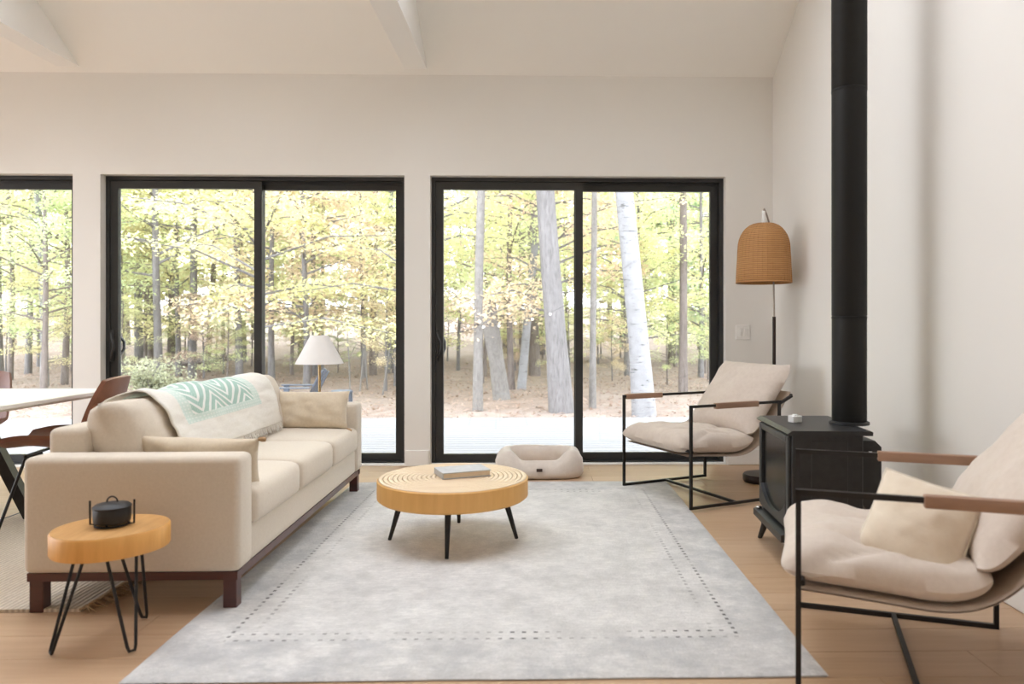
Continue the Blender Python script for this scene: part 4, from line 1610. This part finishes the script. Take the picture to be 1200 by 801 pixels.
# young trees of the understorey and the deeper wood: prototypes, then copies
protos = []
specs = [('leaf_yellow', 'slender young tree with yellow leaves in the wood', 'yellow leaved young trees', 'bark_grey'),
         ('leaf_green', 'slender young tree with yellow green leaves in the wood', 'yellow green young trees', 'bark_brown'),
         ('leaf_orange', 'slender young tree with orange leaves in the wood', 'orange leaved young trees', 'bark_grey')]
for i in range(6):
    lf, lab, grp, bk = specs[(0, 1, 0, 1, 0, 2)[i]]
    H = (6.5, 7.5, 9.0, 8.0, 11.0, 7.0)[i]
    root = thing('young_tree', lab, 'tree', group=grp)
    branchy_tree(root, H, 0.05 + 0.004 * H, bk, lf, nb=30, z_lo=0.22, spread=2.4 + 0.1 * H, leaves=9500, lsize=0.09, seed=200 + i)
    protos.append(root)
far_protos = []
for i in range(4):
    lf, lab, grp, bk = specs[(0, 1, 0, 2)[i]]
    root = thing('forest_tree', lab.replace('slender young tree', 'tall distant tree').replace('in the wood', 'deep in the wood'), 'tree', group='tall distant ' + grp.replace('young ', ''))
    branchy_tree(root, 17, 0.17, bk, lf, nb=40, z_lo=0.17, spread=4.2, leaves=8500, lsize=0.21, seed=300 + i, droop=0.2)
    far_protos.append(root)
used = set()


def place(protos_, i, x, y, s, rz):
    o = protos_[i]
    if (id(protos_), i) in used:
        o = copy_tree(o)
    used.add((id(protos_), i))
    o.location = (x, y, ground_z(x, y) - 0.05)
    o.rotation_euler = (0, 0, rz)
    o.scale = (s, s, s)
    return o


rn = random.Random(17)


def clear(x, y):
    """keep the measured trunks visible: no sapling stem right in front of the deck view"""
    return y > 14.5


spots = []
for y0, y1, cnt in ((15.5, 20, 12), (20, 26, 20), (26, 33, 24)):
    k = 0
    tries = 0
    while k < cnt and tries < 4000:
        tries += 1
        y = rn.uniform(y0, y1)
        x = rn.uniform(-0.74 * y - 1, 0.30 * y + 1)
        if all((x - a) ** 2 + (y - b) ** 2 > 2.2 ** 2 for a, b in spots):
            spots.append((x, y))
            k += 1
            place(protos, rn.choice((0, 1, 2, 3, 4, 0, 1, 3, 5)), x, y, rn.uniform(0.75, 1.15), rn.uniform(0, 2 * PI))
for row, (y0, cnt) in enumerate(((34, 12), (41, 13), (50, 14))):
    for k in range(cnt):
        x = -0.80 * y0 + (0.80 + 0.36) * y0 * (k + rn.uniform(0.1, 0.9)) / cnt
        y = y0 + rn.uniform(-2.5, 2.5)
        place(far_protos, rn.choice((0, 1, 2, 0, 1, 3)), x, y, rn.uniform(0.75, 1.05) * (1 + 0.08 * row), rn.uniform(0, 2 * PI))

# knee to head high saplings among the trunks
k = 0
tries = 0
while k < 34 and tries < 4000:
    tries += 1
    y = rn.uniform(18, 33)
    x = rn.uniform(-0.72 * y, 0.28 * y + 1)
    if all((x - a) ** 2 + (y - b) ** 2 > 1.2 ** 2 for a, b in spots):
        spots.append((x, y))
        k += 1
        o = place(protos, rn.choice((0, 1, 3, 0, 5)), x, y, rn.uniform(0.26, 0.48), rn.uniform(0, 2 * PI))
        o.name = 'sapling'
        o['label'] = 'low leafy sapling growing between the trunks in the wood'
        o['group'] = 'low saplings in the wood'

# evergreen behind the birch
root = thing('evergreen_tree', 'pale green evergreen tree behind the leaning white birch', 'tree', (5.2, 29.0, ground_z(5.2, 29.0)))
branchy_tree(root, 9.5, 0.14, 'bark_brown', 'leaf_evergreen', nb=60, z_lo=0.12, spread=2.6, leaves=9000, lsize=0.16, seed=77, droop=0.25)

# low bush left of the sofa
x, y = -7.85, 15.52
root = thing('low_bush', 'pale green low bush beyond the deck in the left glass door', 'bush', (x, y, ground_z(x, y)))
g = MB()
rn2 = random.Random(9)
P = []
for k in range(46):
    a, l = rn2.uniform(0, 2 * PI), rn2.uniform(0.3, 0.95)
    tip = Vector((math.cos(a) * l * 0.9, math.sin(a) * l * 0.5, rn2.uniform(0.35, 0.85)))
    g.tube([(0.1 * math.cos(a), 0.1 * math.sin(a), 0), tip * 0.6 + Vector((0, 0, 0.12)), tip], [0.008, 0.006, 0.003], 4)
    for q in range(60):
        f = rn2.uniform(0.35, 1.1)
        P.append(tuple(tip * f + Vector((rn2.gauss(0, .07), rn2.gauss(0, .07), rn2.gauss(0, .06)))))
g.build('stems', 'bark_pale', root, 60)
P = np.array(P)
P[:, 2] = np.maximum(P[:, 2], 0.02)
o = bpy.data.objects.new('foliage', leaves_mesh('foliage', P, np.full(len(P), 0.07), 'leaf_bush', 0.6, 8))
C.objects.link(o)
o.parent = root
o['kind'] = 'stuff'

# thin dead saplings right of the lamp
for i, (x, y, h, ln) in enumerate(((-4.28, 17.97, 1.5, 0.1), (-4.26, 18.71, 1.6, -0.06), (-3.55, 17.07, 1.4, 0.16), (-4.69, 18.71, 1.5, -0.05))):
    root = thing('bare_sapling', 'thin bare sapling standing near the blue stool outside', 'tree', (x, y, ground_z(x, y)), group='bare saplings by the stool')
    MB().tube([(0, 0, -0.05), (ln * h * 0.5, 0.02, h * 0.5), (ln * h, 0, h)], [0.022, 0.017, 0.008], 7).build('stem', 'bark_pale', root, 60)
    MB().tube([(ln * h * 0.5, 0.02, h * 0.5), (ln * h * 0.5 + 0.18, 0.05, h * 0.78)], [0.010, 0.004], 5).build('twig', 'bark_pale', root, 60)

# outdoor furniture seen over the sofa arm
x, y = -3.22, 12.3
zg = ground_z(x, y)
root = thing('garden_stool', 'blue slatted garden stool on the leaves beyond the deck', 'stool', (x, y, zg))
MB().lathe([(0.0, 0.47), (0.16, 0.47), (0.175, 0.48), (0.175, 0.50), (0.16, 0.512), (0.0, 0.515)], 28).build('seat', 'outdoor_blue', root, 35)
for k in range(14):
    a = 2 * PI * k / 14
    MB().bar((0.155 * math.cos(a), 0.155 * math.sin(a), 0.472), (0.175 * math.cos(a), 0.175 * math.sin(a), 0.0), 0.05, 0.018).build('slat', 'outdoor_blue', root)
x, y = -4.03, 12.6
zg = ground_z(x, y)
root = thing('garden_chair', 'low blue grey garden chair outside behind the white lamp', 'garden chair', (x, y, zg), R(-90))
for k in range(5):
    xx = -0.22 + 0.11 * k
    MB().bar((xx, 0.16, 0.22), (xx * 1.1, 0.44, 0.86 - 0.03 * abs(k - 2)), 0.085, 0.02).build('back_slat', 'outdoor_blue', root)
for k in range(5):
    MB().box(-0.26, 0.26, -0.34 + 0.105 * k, -0.25 + 0.105 * k, 0.34 - 0.025 * k, 0.36 - 0.025 * k).build('seat_slat', 'outdoor_blue', root)
for s_ in (-1, 1):
    MB().box(s_ * 0.33 - 0.06, s_ * 0.33 + 0.06, -0.38, 0.30, 0.545, 0.565, 0.004, 1).build('arm', 'outdoor_blue', root)
    MB().box(s_ * 0.30 - 0.02, s_ * 0.30 + 0.02, -0.34, -0.25, 0.0, 0.545).build('leg', 'outdoor_blue', root)
    MB().bar((s_ * 0.29, -0.30, 0.33), (s_ * 0.29, 0.50, 0.03), 0.03, 0.10).build('side_rail', 'outdoor_blue', root)

# string of small outdoor bulbs hung between the pale and the thick trunks
root = thing('string_light', 'sagging string of tiny white bulbs outside the right glass door', 'string light', (0, 11.6, 0))
cable = [(-1.667, 1.353), (-1.307, 1.207), (-1.080, 1.167), (-0.840, 1.153), (-0.600, 1.167), (-0.347, 1.207), (-0.080, 1.273), (0.200, 1.353), (0.507, 1.500), (0.800, 1.660)]
MB().tube([(a, 0, b) for a, b in cable], 0.003, 5).build('cord', 'metal_black', root, 60)
for a, b in cable[1:-1]:
    MB().lathe([(0.0, -0.045), (0.016, -0.036), (0.022, -0.022), (0.014, -0.006), (0.006, 0.0)], 12).build('bulb', 'bulb_glass', root, 60, (a, 0, b - 0.004))
MB().tube([(cable[0][0], 0, cable[0][1]), (-2.4, 0.4, 2.3)], 0.003, 5).tube([(cable[-1][0], 0, cable[-1][1]), (1.72, 1.5, 2.3)], 0.003, 5).build('hanger', 'metal_black', root, 60)
